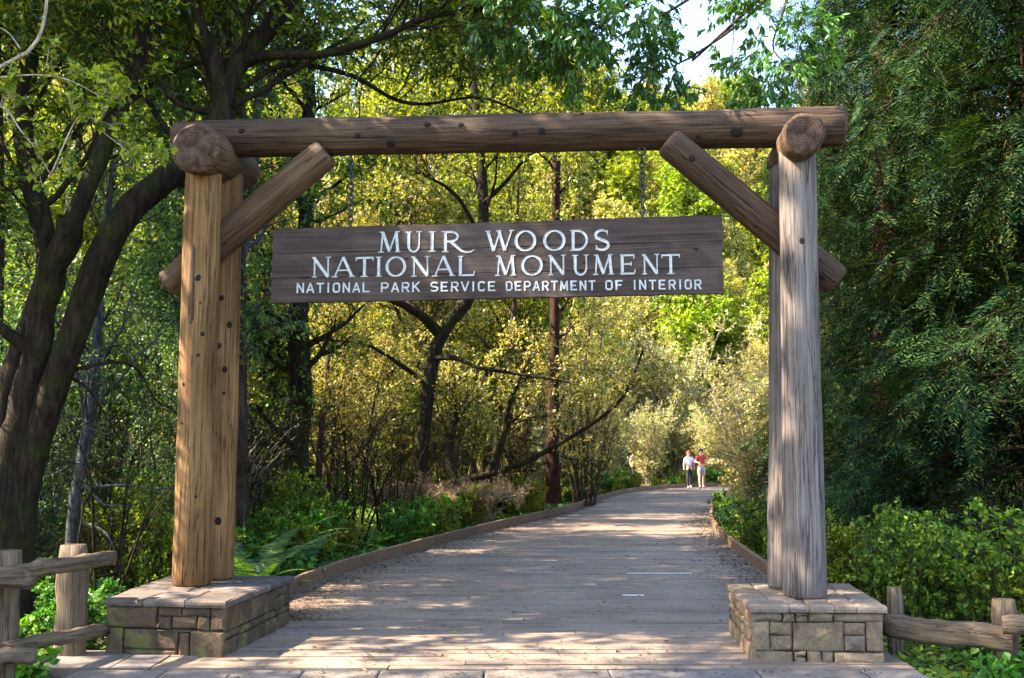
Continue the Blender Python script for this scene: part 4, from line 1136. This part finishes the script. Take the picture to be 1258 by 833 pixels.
# overhanging bay boughs at the top right, rooted out of frame on the right
fig(57, (1700, 640, 8.2), [
    ([(1700, 720, 8.2), (1660, 420, 8.2), (1560, 60, 8.3), (1420, -260, 8.6), (1300, -420, 8.8)], .20, .10, .3, False),
    ([(1560, 60, 8.3), (1350, -140, 8.7), (1120, -110, 9.2), (980, -40, 9.6), (900, 30, 9.8), (850, 75, 9.9)], .08, .012, 0, True),
    ([(980, -40, 9.6), (900, -30, 9.5), (820, 15, 9.4), (760, 45, 9.4), (700, 75, 9.4)], .022, .005, 0, True),
    ([(980, -40, 9.6), (930, 10, 9.7), (880, 50, 9.8), (820, 85, 9.9), (785, 95, 9.9)], .022, .005, 0, True),
    ([(1120, -110, 9.2), (1000, -100, 9.0), (860, -60, 9.0), (790, -10, 9.1), (740, 30, 9.2), (690, 60, 9.3)], .04, .008, 0, True),
    ([(860, -60, 9.0), (760, -50, 9.2), (680, -20, 9.4), (620, 30, 9.6)], .025, .006, 0, True),
    ([(980, -40, 9.6), (960, 20, 9.3), (950, 60, 9.2), (975, 85, 9.1)], .02, .006, 0, True),
], 'overhanging_bay_tree', 'bay tree boughs with large hanging leaves above the right half of the beam', M['bark_mid'], M['leaf_near'], (11, .85), tw=(5, 4, 8), LL=.105, LW=.032, min_t=.62, lf_spread=.5, hang=.7)
# young leafy twigs close at the top left
fig(58, (-420, 700, 6.6), [
    ([(-420, 760, 6.6), (-400, 500, 6.6), (-330, 250, 6.6), (-260, 60, 6.7)], .06, .03, .2, False),
    ([(-330, 250, 6.6), (-150, 160, 6.7), (0, 82, 6.9), (40, 58, 6.9), (55, 20, 6.95), (62, -60, 7)], .022, .008, 0, False),
    ([(-200, 180, 6.7), (-60, 140, 6.7), (0, 130, 6.8), (25, 160, 6.8), (45, 185, 6.8), (62, 215, 6.85)], .012, .003, 0, True),
    ([(0, 95, 6.85), (45, 92, 6.8), (80, 97, 6.8), (105, 108, 6.8), (140, 130, 6.8)], .007, .002, 0, True),
    ([(25, 60, 6.9), (10, 40, 6.9), (-10, 30, 6.9)], .006, .002, 0, False),
    ([(62, 215, 6.85), (100, 140, 6.8), (130, 165, 6.85), (170, 195, 6.9)], .006, .002, 0, True),
], 'leafing_sapling', 'pale twigs with fresh lime green leaves reaching in at the upper left corner', M['bark_pale'], M['leaf_lime'], (9, .30), tw=(3, 2, 8), LL=.05, LW=.034, min_t=.35)

# ------------------------------------------------------------------ redwoods at the right
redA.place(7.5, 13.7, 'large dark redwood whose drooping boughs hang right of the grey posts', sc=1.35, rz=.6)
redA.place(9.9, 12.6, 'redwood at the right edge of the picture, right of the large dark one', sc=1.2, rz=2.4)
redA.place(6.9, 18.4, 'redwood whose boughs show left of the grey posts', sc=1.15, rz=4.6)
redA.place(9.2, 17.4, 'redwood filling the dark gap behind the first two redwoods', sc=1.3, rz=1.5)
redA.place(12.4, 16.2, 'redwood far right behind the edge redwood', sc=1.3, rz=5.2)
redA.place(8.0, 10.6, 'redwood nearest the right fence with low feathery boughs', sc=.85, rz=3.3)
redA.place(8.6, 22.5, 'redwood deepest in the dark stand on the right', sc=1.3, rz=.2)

# ------------------------------------------------------------------ undergrowth and trees, near to far
RP = random.Random(77)
BANDS = [(-1e9, -20, 'past the left edge'), (-20, 60, 'at the left picture edge'), (60, 130, 'right of the big mossy trunk'), (130, 205, 'left of the warm brown posts'), (205, 300, 'behind the warm brown posts'),
         (300, 345, 'just right of the warm brown posts'), (345, 400, 'in line with the left end of the sign'), (400, 455, 'in line with the word National on the sign'), (455, 510, 'left of the dark leaning trunk'),
         (510, 560, 'in line with the dark leaning trunk'), (560, 610, 'below the middle of the sign'), (610, 665, 'left of the reddish trunk'), (665, 720, 'in line with the reddish trunk'), (720, 770, 'left of the right chain'),
         (770, 820, 'in line with the right chain'), (820, 885, 'in line with the walking pair'), (885, 945, 'left of the grey posts'), (945, 1015, 'behind the grey posts'), (1015, 1100, 'right of the grey posts'),
         (1100, 1180, 'behind the large redwood'), (1180, 1280, 'at the right picture edge'), (1280, 1e9, 'past the right edge')]
ORD = ['nearest', 'second nearest', 'third nearest', 'fourth nearest', 'fifth nearest', 'sixth nearest', 'seventh nearest', 'eighth nearest', 'ninth nearest', 'tenth nearest', 'farthest']
def scatter(kinds, spots, base, group, s0=.85, s1=1.15):
    """copies of KINDS at SPOTS; each label = look + place by landmark + order in depth there"""
    bands = {}
    for i, (x, y) in enumerate(spots):
        px = CX + FPX * x / max(y, .5)
        bands.setdefault(next(k for k, (a, b, _) in enumerate(BANDS) if a <= px < b), []).append((y, i))
    lab = {}
    for k, lst in bands.items():
        lst.sort()
        for j, (_, i) in enumerate(lst):
            lab[i] = base + ' ' + BANDS[k][2] + (', ' + ORD[min(j, 10)] if len(lst) > 1 else '')
    for i, (x, y) in enumerate(spots):
        kinds[i % len(kinds)].place(x, y, lab[i] if y > 4 else base, group, RP.uniform(s0, s1), RP.uniform(0, 6.28))

# ferns
fernA.place(-3.15, 12.7, 'large dark sword fern directly right of the rear left post', sc=1.15, rz=.3)
fernB.place(-2.95, 14.2, 'upright sword fern behind the large dark one', sc=1.35, rz=2)
fernA.place(-3.8, 13.9, 'sword fern half hidden behind the warm brown posts', sc=1.2, rz=4)
fernB.place(-2.8, 11.9, 'low blue green fern spreading at the foot of the dark sword fern by the pedestal', sc=.7, rz=1)
fernA.place(-3.6, 16.0, 'sword fern farthest back under the mossy trunk', sc=1.2, rz=5)
broadherb.place(-2.75, 13.1, 'broad leaved clump under the tips of the dark sword fern', sc=.8)
fernL.place(-3.85, 10.6, 'bright green fern above the back edge of the shaded pedestal', sc=1.0, rz=3)
fernL.place(-4.5, 10.9, 'bright green fern between the left fence rail and the pedestal', sc=.9, rz=5)
fernB.place(-4.9, 12.3, 'fern in the shade behind the leaning fence rail', sc=.9, rz=5.5)

def uni(lst, group, kinds, s0=.85, s1=1.15):
    """(x, y, label) placed one by one"""
    for i, (x, y, lab) in enumerate(lst):
        kinds[i % len(kinds)].place(x, y, lab, group, RP.uniform(s0, s1), RP.uniform(0, 6.28))
# herbs along the left kerb
sp = []
for k in range(24):
    yk = 13.9 + k * .52 + RP.uniform(-.2, .2); sp.append((Lx(yk) - .4 - RP.uniform(0, 1.3), yk))
scatter([broadherb, shrubB, broadherb, shrubC], sp, 'kerbside herb clump', 'herb clumps along the left edge board', .45, .95)
sp = []
for k in range(22):
    yk = 26.5 + k * 1.1; sp.append((Lx(yk) - .7 - RP.uniform(0, 1.2), yk))
scatter([shrubC, shrubB], sp, 'sunlit kerbside plant', 'sunlit plants beside the far left edge board', .6, 1.1)
# right kerb
sp = []
for k in range(26):
    yk = 10.5 + k * .75; sp.append((Rx(yk) + .4 + RP.uniform(0, 1.3), yk))
scatter([shrubB, broadherb, shrubC], sp, 'leafy plant in the right bed', 'plants in the bed beside the right edge board', .55, .85)
# shrubs by right fence
uni([(3.75, 9.9, 'leafy shrub with lime tips just right of the grey posts'), (4.6, 9.6, 'yellow green shrub filling the space behind the near right fence post'), (5.3, 10.1, 'tall leafy shrub in front of the redwood trunk'),
     (4.2, 10.8, 'shrub tucked between the redwood and the grey posts'), (6.0, 9.4, 'shrub above the right fence at the edge of the picture'), (5.1, 8.95, 'shrub right behind the sunlit fence rail'),
     (3.5, 11.2, 'small shrub in shade behind the tan pedestal'), (6.6, 10.4, 'shrub under the outermost redwood')], 'leafy shrubs behind the right fence', [shrubA, shrubD, shrubC, shrubD], .8, 1.0)
uni([(3.75, 8.5, 'broad leaved clump under the sunlit rail beside the tan pedestal'), (4.35, 8.2, 'yellow green clump under the middle of the sunlit rail'), (4.75, 8.25, 'leaf clump at the foot of the right fence post'), (3.6, 7.7, 'leaf clump in front of the sunlit rail beside the paving'),
     (4.15, 7.3, 'leaf clump nearest the camera below the right fence'), (4.7, 8.7, 'low clump behind the sunlit rail')], 'low clumps round the right fence', [broadherb, broadherb, shrubC], .55, .7)
# left side near
uni([(-4.6, 9.4, 'green clump between the left fence post and the pedestal'), (-3.75, 9.0, 'small green clump against the shaded pedestal'), (-4.9, 8.8, 'clump of leaves behind the left fence rails'), (-3.7, 7.6, 'clump of leaves at the corner of the paving by the left fence'),
     (-5.6, 10.2, 'leafy clump beside the foot of the big mossy tree'), (-4.0, 11.4, 'leaf clump under the bright green fern'), (-6.3, 9.3, 'clump of leaves left of the big mossy tree')], 'low clumps round the left fence', [broadherb, shrubB, broadherb], .6, .8)
sp = [(RP.uniform(-10, -3.2), RP.uniform(13, 22)) for _ in range(34)]
sp = [(x, y) for x, y in sp if x < Lx(y) - .9]
scatter([shrubC, shrubB, shrubA], sp, 'green undergrowth shrub', 'undergrowth shrubs left of the boardwalk', .7, 1.2)
deadbush.place(-1.7, 23.2, 'pinkish dry fern glowing in the sun right of the dark leaning trunk', sc=1.35)
deadbush.place(-.9, 24.2, 'pale dry fern behind the pinkish one near the edge board', sc=1.3, rz=2)
twigs.place(-5.1, 17.0, 'bare pale twig bush below the left end of the sign', sc=1.7, rz=1)
darktwigs = kind_tree('bare_bush', proto_thicket(34, 3.0, 9, 1.9, 1.3, 9, 6, 0, .05, .03, .022, up=.0, arch=.35), M['bark_dark'], None, 'bush', 'stems')
uni([(-5.0, 12.6, 'bare dark branched bush between the thin grey trunk and the warm posts'), (-4.3, 15.6, 'bare dark bush whose arching twigs show right of the warm posts'), (-6.6, 12.2, 'bare dark bush arching out beside the big mossy trunk'), (-2.9, 18.5, 'bare dark bush below the left half of the sign'),
     (-2.6, 21.8, 'bare dark bush just left of the dark leaning trunk'), (-1.0, 25.2, 'bare dark bush with fine twigs right of the dark leaning trunk'), (6.4, 22.5, 'bare dark bush arching left of the grey posts')], 'bare dark bushes', [darktwigs], .85, 1.1)
# sapling with pale layered sprays
o = redS.place(.78, 27.2, 'small pale conifer sapling with layered sprays in front of the reddish trunk', sc=.95)

# mid distance bushes (shaded left)
uni([(-6.5, 13.8, 'blue green hazel bush behind the left fence'), (-8.4, 15.0, 'hazel bush seen between the trunks of the big mossy tree'), (-5.4, 16.0, 'hazel bush directly behind the warm brown posts'), (-7.3, 18.0, 'tall hazel bush in shade left of the mossy trunk'),
     (-4.9, 19.5, 'hazel bush right of the mossy trunk'), (-10.5, 17.5, 'hazel bush at the left edge of the picture'), (-9.2, 20.5, 'far hazel bush in the blue shade'), (-6.2, 22.0, 'hazel bush under the left end of the sign'), (-12, 13.5, 'hazel bush half cut by the left picture edge')],
    'blue green hazel bushes in the shade', [bluebush, greenhazel, bluebush], .9, 1.15)
uni([(-3.9, 23.5, 'bush of upright brown stems left of the dark leaning trunk'), (-1.6, 26.0, 'bush of upright stems behind the dark leaning trunk'), (.2, 27.5, 'bush of upright stems left of the reddish trunk'), (-5.5, 26.0, 'tall stemmed bush under the left half of the sign'),
     (2.2, 31, 'stemmed bush right of the reddish trunk'), (-3.0, 29, 'stemmed bush deep behind the dark leaning trunk'), (1.2, 35, 'stemmed bush far behind the reddish trunk'), (-7.8, 25.5, 'stemmed bush beyond the mossy trunk'), (3.3, 39.5, 'stemmed bush by the far bend of the edge board')],
    'upright stemmed bushes in the middle of the wood', [thickA, thickB], .9, 1.2)
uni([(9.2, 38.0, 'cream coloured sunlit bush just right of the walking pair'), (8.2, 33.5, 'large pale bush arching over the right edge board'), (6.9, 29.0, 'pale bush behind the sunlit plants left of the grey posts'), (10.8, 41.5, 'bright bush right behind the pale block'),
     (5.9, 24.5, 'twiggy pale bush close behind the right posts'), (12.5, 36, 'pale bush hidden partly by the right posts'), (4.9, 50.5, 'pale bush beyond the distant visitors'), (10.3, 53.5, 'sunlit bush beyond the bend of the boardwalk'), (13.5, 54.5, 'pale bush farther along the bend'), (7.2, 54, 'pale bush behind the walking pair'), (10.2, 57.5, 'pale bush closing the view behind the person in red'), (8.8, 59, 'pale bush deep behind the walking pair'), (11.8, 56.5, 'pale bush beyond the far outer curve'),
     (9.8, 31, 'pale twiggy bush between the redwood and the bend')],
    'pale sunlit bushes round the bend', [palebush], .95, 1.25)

for (x, y, lab) in ((9.8, 58.5, 'tall cream bush with sun glow in its leaf colour directly above the walking pair'), (12.2, 59, 'tall cream bush farthest right beyond the bend'), (7.0, 60, 'tall cream bush beyond the distant visitors'), (15, 58, 'tall cream bush seen just left of the grey posts')):
    palebush.place(x, y, lab, 'tall cream bushes beyond the bend', 2.3, RP.uniform(0, 6.28))  # added for the cream glow beyond the bend, carried by leaf colour
# trees
def spots_in(pxs, y0, y1, n, seed, xmargin=1.2):
    R_ = random.Random(seed); out = []; k = 0
    while len(out) < n and k < 4000:
        k += 1; y = R_.uniform(y0, y1); px = R_.uniform(*pxs); x = (px - CX) / FPX * y
        if Lx(y) - xmargin < x < Rx(y) + xmargin and y < 56: continue
        if 27 < y < 56 and 735 < px < 850 and R_.random() < .6: continue
        if 56 < y < 100 and 742 < px < 842 and R_.random() < .7: continue
        if any((x - a) ** 2 + (y - b) ** 2 < (1.5 + y * .03) ** 2 for a, b in out): continue
        out.append((x, y))
    return out
scatter([darkA, bayB, darkB], spots_in((-150, 330), 14, 22, 5, 1), 'slim shaded grey alder', 'grey alders in the shaded wood', .9, 1.15)
scatter([limeB, limeA, bayB, limeB, bayA], spots_in((330, 745), 27, 50, 26, 2, 2.8), 'fine leaved sunlit bay tree', 'bay trees beyond the sign', .85, 1.15)  # lime and gold copies carry the backlit sun in their leaf colour
uni([(-5.4, 19.2, 'golden green young maple just right of the rear left post'), (-8.1, 20.8, 'golden young maple seen left of the warm brown posts'), (-4.3, 22.6, 'golden young maple below the left end of the sign'), (-10.8, 22.0, 'golden young maple beyond the big mossy tree'), (-7.0, 24.6, 'golden young maple behind the mossy trunk')],
    'golden young maples in the left wood', [limeB, limeA], .75, .95)
scatter([bayB, bayA], spots_in((-120, 340), 33, 54, 24, 3), 'bay tree deep in the left wood', 'bay trees in the deeper left wood', .9, 1.2)
scatter([limeB, bayB], spots_in((850, 1250), 36, 56, 10, 4, 3), 'bay tree in the bright gap', 'bay trees in the bright gap', .6, .9)
for (x, y, k, sc, lab) in ((-2.6, 30.5, bayA, 1.5, 'tall bay tree whose high crown fills the sky left of the reddish trunk'), (.5, 36.5, limeA, 1.65, 'tall young maple directly behind the reddish trunk'), 
                          (-.8, 38, limeB, 2.0, 'tall broad maple deep behind the middle of the sign'), (9.2, 66, bayA, 1.3, 'tall bay tree beyond the bend of the boardwalk')):
    k.place(x, y, lab, None, sc, RP.uniform(0, 6.28))
# hillside
scatter([farA, farB, farA], spots_in((-40, 1300), 57, 84, 95, 5), 'tree low on the hillside', 'trees low on the hillside', .75, 1.15)
scatter([farB, farA], spots_in((-40, 1300), 84, 168, 140, 6), 'tree high on the hillside', 'trees high on the hillside', 1.0, 1.6)

# tall trees beside and behind the viewpoint: the canopy that shades the gateway
scatter([canopyB], [(-8.8, 5.2), (-9.0, 2.0)], 'sparse tall tree of the canopy overhead', 'sparse canopy trees round the viewpoint', .95, 1.08)
scatter([canopy], [(-6.4, 9.8), (-11.8, 4.6), (-9.6, 12.2), (-7.6, 14.8), (-5.0, -1.0), (-8.0, -4.0)],
        'tall tree of the canopy overhead', 'tall canopy trees round the viewpoint', .98, 1.08)
canopy.place(-4.0, 14.8, 'tall tree hidden behind the rear left post, its crown over the beam', None, 1.06, 2.0)


# ------------------------------------------------------------------ ground cover and litter
def ground_leaves(name, n, xf, yr, L, W, mat, seed, zoff=(.01, .12), flatn=.5, lab=None):
    rg = np.random.default_rng(seed)
    y = yr[0] + (yr[1] - yr[0]) * rg.random(n) ** 1.5
    x = xf(y, rg)
    z = terrain(x, y) + rg.uniform(*zoff, n)
    P = np.stack([x, y, z], -1); A = rg.uniform(0, 6.283, n)
    D = nrm(np.stack([np.cos(A), np.sin(A), rg.normal(.1, flatn * .6, n)], -1)); S_ = nrm(np.cross(D, np.array([0, 0, 1.]) + rg.normal(0, flatn, (n, 3))))
    l = L * rg.uniform(.6, 1.3, n)[:, None]; w = l * W / L
    V = np.stack([P, P + D * l * .45 + S_ * w / 2, P + D * l, P + D * l * .45 - S_ * w / 2], 1).reshape(-1, 3)
    o = link(name, np_mesh(name, V, np.arange(n * 4).reshape(-1, 4), mat))
    o['kind'] = 'stuff'
    return o
def left_x(lo, hi):
    return lambda y, rg: np.interp(y, _ly, _lx) - lo - (hi - lo) * rg.random(len(y)) ** 1.3
def right_x(lo, hi):
    return lambda y, rg: np.interp(y, _ry, _rx) + lo + (hi - lo) * rg.random(len(y)) ** 1.3
ground_leaves('ground_cover', 90000, left_x(.15, 13), (9.9, 48), .075, .055, M['leaf_herb'], 1)
ground_leaves('ground_cover', 45000, right_x(.15, 8), (6.5, 42), .07, .05, M['leaf_shrub'], 2)
ground_leaves('ground_cover', 9000, lambda y, rg: rg.uniform(-9, -3.45, len(y)), (6.5, 10.2), .06, .045, M['leaf_herb'], 3)
ground_leaves('forest_litter', 30000, left_x(.1, 14), (9, 40), .09, .03, M['dry'], 4, (.0, .03), .2)
ground_leaves('forest_litter', 20000, right_x(.1, 9), (6, 40), .09, .03, M['dry'], 5, (.0, .03), .2)
# straw grass on the bright bank
rg = np.random.default_rng(9); n = 60000
y = rg.uniform(58, 125, n); x = rg.uniform(-60, 80, n); z = terrain(x, y)
P = np.stack([x, y, z], -1); D = nrm(rg.normal(0, .35, (n, 3)) + np.array([0, -.2, 1.])); S_ = nrm(np.cross(D, rg.normal(0, 1, (n, 3)))); l = rg.uniform(.6, 1.8, n)[:, None]
V = np.stack([P - S_ * .10, P + S_ * .10, P + D * l], 1).reshape(-1, 3)
o = link('hillside_grass', np_mesh('hillside_grass', V, np.arange(n * 3).reshape(-1, 3), M['straw'])); o['kind'] = 'stuff'

n = 46000; nc = 900
cy_ = rg.uniform(57, 120, nc); cx_ = (rg.uniform(-900, 1300, nc)) / FPX * cy_ ; cr_ = rg.uniform(.8, 2.6, nc); k = rg.integers(0, nc, n)
off = nrm(rg.normal(0, 1, (n, 3))) * (rg.random((n, 1)) ** .4); off[:, 2] = np.abs(off[:, 2])
x = cx_[k] + off[:, 0] * cr_[k]; y = cy_[k] + off[:, 1] * cr_[k]; z = terrain(cx_[k], cy_[k]) + off[:, 2] * cr_[k] * 1.1
P = np.stack([x, y, z], -1); D = nrm(rg.normal(0, 1, (n, 3))); S_ = nrm(np.cross(D, rg.normal(0, 1, (n, 3)))); l = rg.uniform(.25, .6, n)[:, None]
V = np.stack([P, P + D * l * .5 + S_ * l * .28, P + D * l, P + D * l * .5 - S_ * l * .28], 1).reshape(-1, 3)
o = link('hillside_brush', np_mesh('hillside_brush', V, np.arange(n * 4).reshape(-1, 4), M['leaf_gold'])); o['kind'] = 'stuff'

# litter on the boardwalk
rg = np.random.default_rng(10)
def board_litter(n, xfun, yr, pw=1.0, L=.045):
    y = yr[0] + (yr[1] - yr[0]) * rg.random(n) ** pw; x = xfun(y, n)
    A = rg.uniform(0, 6.283, n); D = np.stack([np.cos(A), np.sin(A), rg.normal(0, .12, n)], -1); S_ = nrm(np.cross(D, np.array([0, 0, 1.]) + rg.normal(0, .25, (n, 3))))
    l = L * rg.uniform(.4, 1.5, n)[:, None]; w = l * rg.uniform(.2, .5, (n, 1)); P = np.stack([x, y, rg.uniform(.006, .014, n)], -1)
    return np.stack([P, P + D * l * .45 + S_ * w / 2 + [0, 0, .003], P + D * l, P + D * l * .45 - S_ * w / 2 + [0, 0, .003]], 1).reshape(-1, 3)
Vs = [board_litter(5000, lambda y, n: np.interp(y, _ly, _lx) + .02 + np.abs(rg.normal(0, .34, n)) * np.clip(1.3 - (y - 11) / 22, .3, 1.2), (10.0, 34), 1.8),
      board_litter(5200, lambda y, n: np.interp(y, _ry, _rx) - .02 - np.abs(rg.normal(0, .33, n)), (9.5, 30), 1.4),
      board_litter(1500, lambda y, n: rg.uniform(-2.2, 3.2, n), (7.0, 20), 1.5),
      board_litter(350, lambda y, n: rg.uniform(-2.2, 1.8, n), (6.6, 8.6), 1.0, .05)]
V = np.concatenate(Vs)
o = link('fallen_leaves', np_mesh('fallen_leaves', V, np.arange(len(V)).reshape(-1, 4), M['litter'])); o['kind'] = 'stuff'
for (px, py) in ((556, 779),):
    p = gz(px, py); g = Geo(); g.add([(p.x, p.y, .01), (p.x + .03, p.y + .012, .022), (p.x + .05, p.y + .04, .012), (p.x + .01, p.y + .035, .02)], [[0, 1, 2, 3]])
    tag(link('fallen_leaf', g.mesh('fallen_leaf', M['leaf_lime'])), 'single bright yellow green leaf lying on the boardwalk', 'leaf')

# ------------------------------------------------------------------ people
def skin_obj(name, J, E, mat, parent, sub=2):
    """J: list of (x,y,z,r[,ry])"""
    me = bpy.data.meshes.new(name); me.from_pydata([j[:3] for j in J], E, []); me.materials.append(mat)
    o = bpy.data.objects.new(name, me); COL.objects.link(o); o.parent = parent
    m = o.modifiers.new('skin', 'SKIN'); m.use_smooth_shade = True
    sv = me.skin_vertices
    if not sv:
        me.attributes  # created with the modifier below
    bpy.context.view_layer.objects.active = o
    if not me.skin_vertices:
        with bpy.context.temp_override(object=o, active_object=o): bpy.ops.mesh.customdata_skin_add()
    for i, j in enumerate(J):
        v = me.skin_vertices[0].data[i]; v.radius = (j[3], j[4] if len(j) > 4 else j[3]); v.use_root = (i == 0)
    s = o.modifiers.new('sub', 'SUBSURF'); s.levels = s.render_levels = sub
    return o
def ball(name, c, r, mat, parent, sc=(1, 1, 1), n=10):
    V = []; 
    for i in range(n + 1):
        th = math.pi * i / n
        for j in range(n * 2):
            ph = math.pi * j / n; V.append((c[0] + r * sc[0] * math.sin(th) * math.cos(ph), c[1] + r * sc[1] * math.sin(th) * math.sin(ph), c[2] + r * sc[2] * math.cos(th)))
    m = n * 2
    F = [[i * m + j, (i + 1) * m + j, (i + 1) * m + (j + 1) % m, i * m + (j + 1) % m] for i in range(n) for j in range(m)]
    return link(name, np_mesh(name, np.array(V), np.array(F), mat, True), parent, (0, 0, 0), False)
def person(x, y, rz, label, hgt, top, legs, hair, shoe='shoe', arms=None, step=.18, shorts=False, long_hair=False, pack=None, seated=False, z=None):
    """faces local -Y"""
    r = thing('person', label, 'person', (x, y, 0.0 if z is None else z)); r.rotation_euler = (0, 0, rz); s = hgt / 1.72; r.scale = (s, s, s)
    if arms is None: arms = [((-.24, .02, 1.16), (-.26, -.06, .92)), ((.24, .04, 1.16), (.27, .10, .92))]
    hipz = .92 if not seated else .48
    dz = 0 if not seated else -.44
    def Z(v): return v + dz
    # body: pelvis root, spine, neck, head, arms, legs: one surface
    J = [(0, 0, Z(.95), .125, .10), (0, -.01, Z(1.15), .115, .085), (0, 0, Z(1.36), .13, .09), (0, 0, Z(1.46), .055), (0, -.01, Z(1.53), .062), (0, -.02, Z(1.62), .088), (0, -.01, Z(1.68), .065)]
    E = [(0, 1), (1, 2), (2, 3), (3, 4), (4, 5), (5, 6)]
    for sg, (el, wr) in zip((-1, 1), arms):
        n0 = len(J); J += [(sg * .165, 0, Z(1.39), .052), (el[0], el[1], Z(el[2]), .040), (wr[0], wr[1], Z(wr[2]), .028), (wr[0] + (wr[0] - el[0]) * .3, wr[1] + (wr[1] - el[1]) * .3, Z(wr[2] + (wr[2] - el[2]) * .32), .030, .016)]
        E += [(2, n0), (n0, n0 + 1), (n0 + 1, n0 + 2), (n0 + 2, n0 + 3)]
    legsJ = []
    for sg, st_ in ((-1, -step), (1, step)):
        n0 = len(J)
        if seated: L_ = [(sg * .1, -.04, .50, .085), (sg * .12, -.42, .50, .06), (sg * .12, -.44, .10, .04), (sg * .12, -.56, .04, .035)]
        else: L_ = [(sg * .095, st_ * .1, .86, .085), (sg * .10, st_ * .6 - .03, .49, .056), (sg * .10, st_ + (.03 if st_ > 0 else 0), .09 + (.04 if st_ > 0 else 0), .038), (sg * .11, st_ - .13, .035 + (.01 if st_ > 0 else 0), .036, .03)]
        J += L_; legsJ.append(L_); E += [(0, n0), (n0, n0 + 1), (n0 + 1, n0 + 2), (n0 + 2, n0 + 3)]
    skin_obj('body', J, E, M['skin'], r)
    # trousers or shorts
    TJ = [(0, 0, Z(1.0), .135, .11), (0, 0, Z(.93), .142, .115)]; TE = [(0, 1)]
    for L_ in legsJ:
        n0 = len(TJ)
        if shorts: mid = tuple((a + b) / 2 for a, b in zip(L_[0][:3], L_[1][:3])); TJ += [(*L_[0][:3], .10), (*[a * .25 + b * .75 for a, b in zip(L_[0][:3], L_[1][:3])], .088)]; TE += [(1, n0), (n0, n0 + 1)]
        else: TJ += [(*L_[0][:3], .097), (*L_[1][:3], .068), (L_[2][0], L_[2][1], L_[2][2] + .02, .05)]; TE += [(1, n0), (n0, n0 + 1), (n0 + 1, n0 + 2)]
    skin_obj('trousers' if not shorts else 'shorts', TJ, TE, M[legs], r)
    SJ = [(0, 0, Z(1.0), .14, .115), (0, -.01, Z(1.16), .13, .10), (0, 0, Z(1.35), .15, .105), (0, 0, Z(1.43), .075)]; SE = [(0, 1), (1, 2), (2, 3)]
    for sg, (el, wr) in zip((-1, 1), arms):
        n0 = len(SJ); SJ += [(sg * .165, 0, Z(1.39), .066), ((sg * .165 + el[0] * 2) / 3, el[1] * .6, Z((1.39 + el[2] * 2) / 3), .054)]; SE += [(2, n0), (n0, n0 + 1)]
    skin_obj('shirt', SJ, SE, M[top], r)
    for L_ in legsJ:
        a = L_[3]; g_ = Geo(); ball('shoe', (a[0], a[1] + .03, max(a[2], .04)), .05, M[shoe], r, (.95, 2.3, .85), 8)
    ball('hair', (0, .012, Z(1.645)), .104, M[hair], r, (.95, 1.0, 1.08))
    if long_hair: ball('hair', (0, .06, Z(1.5)), .10, M[hair], r, (1.0, .55, 1.9))
    # face: eyes, nose, mouth, ears
    for sg in (-1, 1):
        ball('eye', (sg * .032, -.104, Z(1.625)), .009, M['hair_dark'], r, n=5); ball('ear', (sg * .088, -.01, Z(1.615)), .022, M['skin'], r, (.5, .8, 1.2), 6)
    ball('nose', (0, -.113, Z(1.60)), .014, M['skin'], r, (.8, 1, 1.3), 6); ball('mouth', (0, -.103, Z(1.57)), .02, M['red_cloth'], r, (1, .35, .3), 6)
    if pack:
        ball('backpack', (0, .17, Z(1.22)), .17, M[pack], r, (.95, .6, 1.35), 10)
        for sg in (-1, 1):
            P_ = spline([(sg * .10, .12, Z(1.40)), (sg * .11, 0, Z(1.475)), (sg * .115, -.115, Z(1.38)), (sg * .12, -.13, Z(1.22)), (sg * .14, -.03, Z(1.08))], 12); V_, Q_ = tubes(P_[None], np.full((1, 12), .018), 6)
            link('strap', np_mesh('strap', V_, Q_, M[pack], True), r, (0, 0, 0), False)
    return r
pw = gz(847, 600.5); pm = gz(862, 600)
person(pw.x, pw.y, .12, 'walking person with long reddish hair, white top and dark leggings, left of the pair', 1.66, 'white_cloth', 'dark_cloth', 'hair', long_hair=True, pack='blue_cloth', step=.14)
mn = person(pm.x, pm.y, -.05, 'walking person in red top and grey shorts holding one arm out', 1.76, 'red_cloth', 'grey_cloth', 'hair_dark', shorts=True, pack='dark_cloth', step=.2,
       arms=[((-.27, -.06, 1.15), (-.14, -.26, 1.12)), ((.33, -.08, 1.20), (.52, -.16, 1.26))])
person(6.55, 55.2, .6, 'distant person in a pale top half hidden by plants, leftmost of the three', 1.7, 'grey_cloth', 'dark_cloth', 'hair_dark')
person(7.0, 55.0, 1.2, 'distant person in pink sitting low between the two who stand', 1.6, 'pink_cloth', 'dark_cloth', 'hair_dark', seated=True, z=.0)
person(7.75, 55.4, -.8, 'distant person in a grey top standing rightmost of the three', 1.7, 'grey_cloth', 'dark_cloth', 'hair')
# low bench the pink one sits on
b = thing('log_bench', 'low log bench under the seated distant person', 'bench', (7.2, 55.15, 0))
rough_rail('seat', (6.2, 55.12, .38), (8.2, 55.12, .38), .3, .16, M['bark_dark'], b, 31)
for dx in (6.5, 7.9): rough_rail('leg', (dx, 55.12, -.2), (dx, 55.12, .33), .2, .2, M['bark_dark'], b, 32)
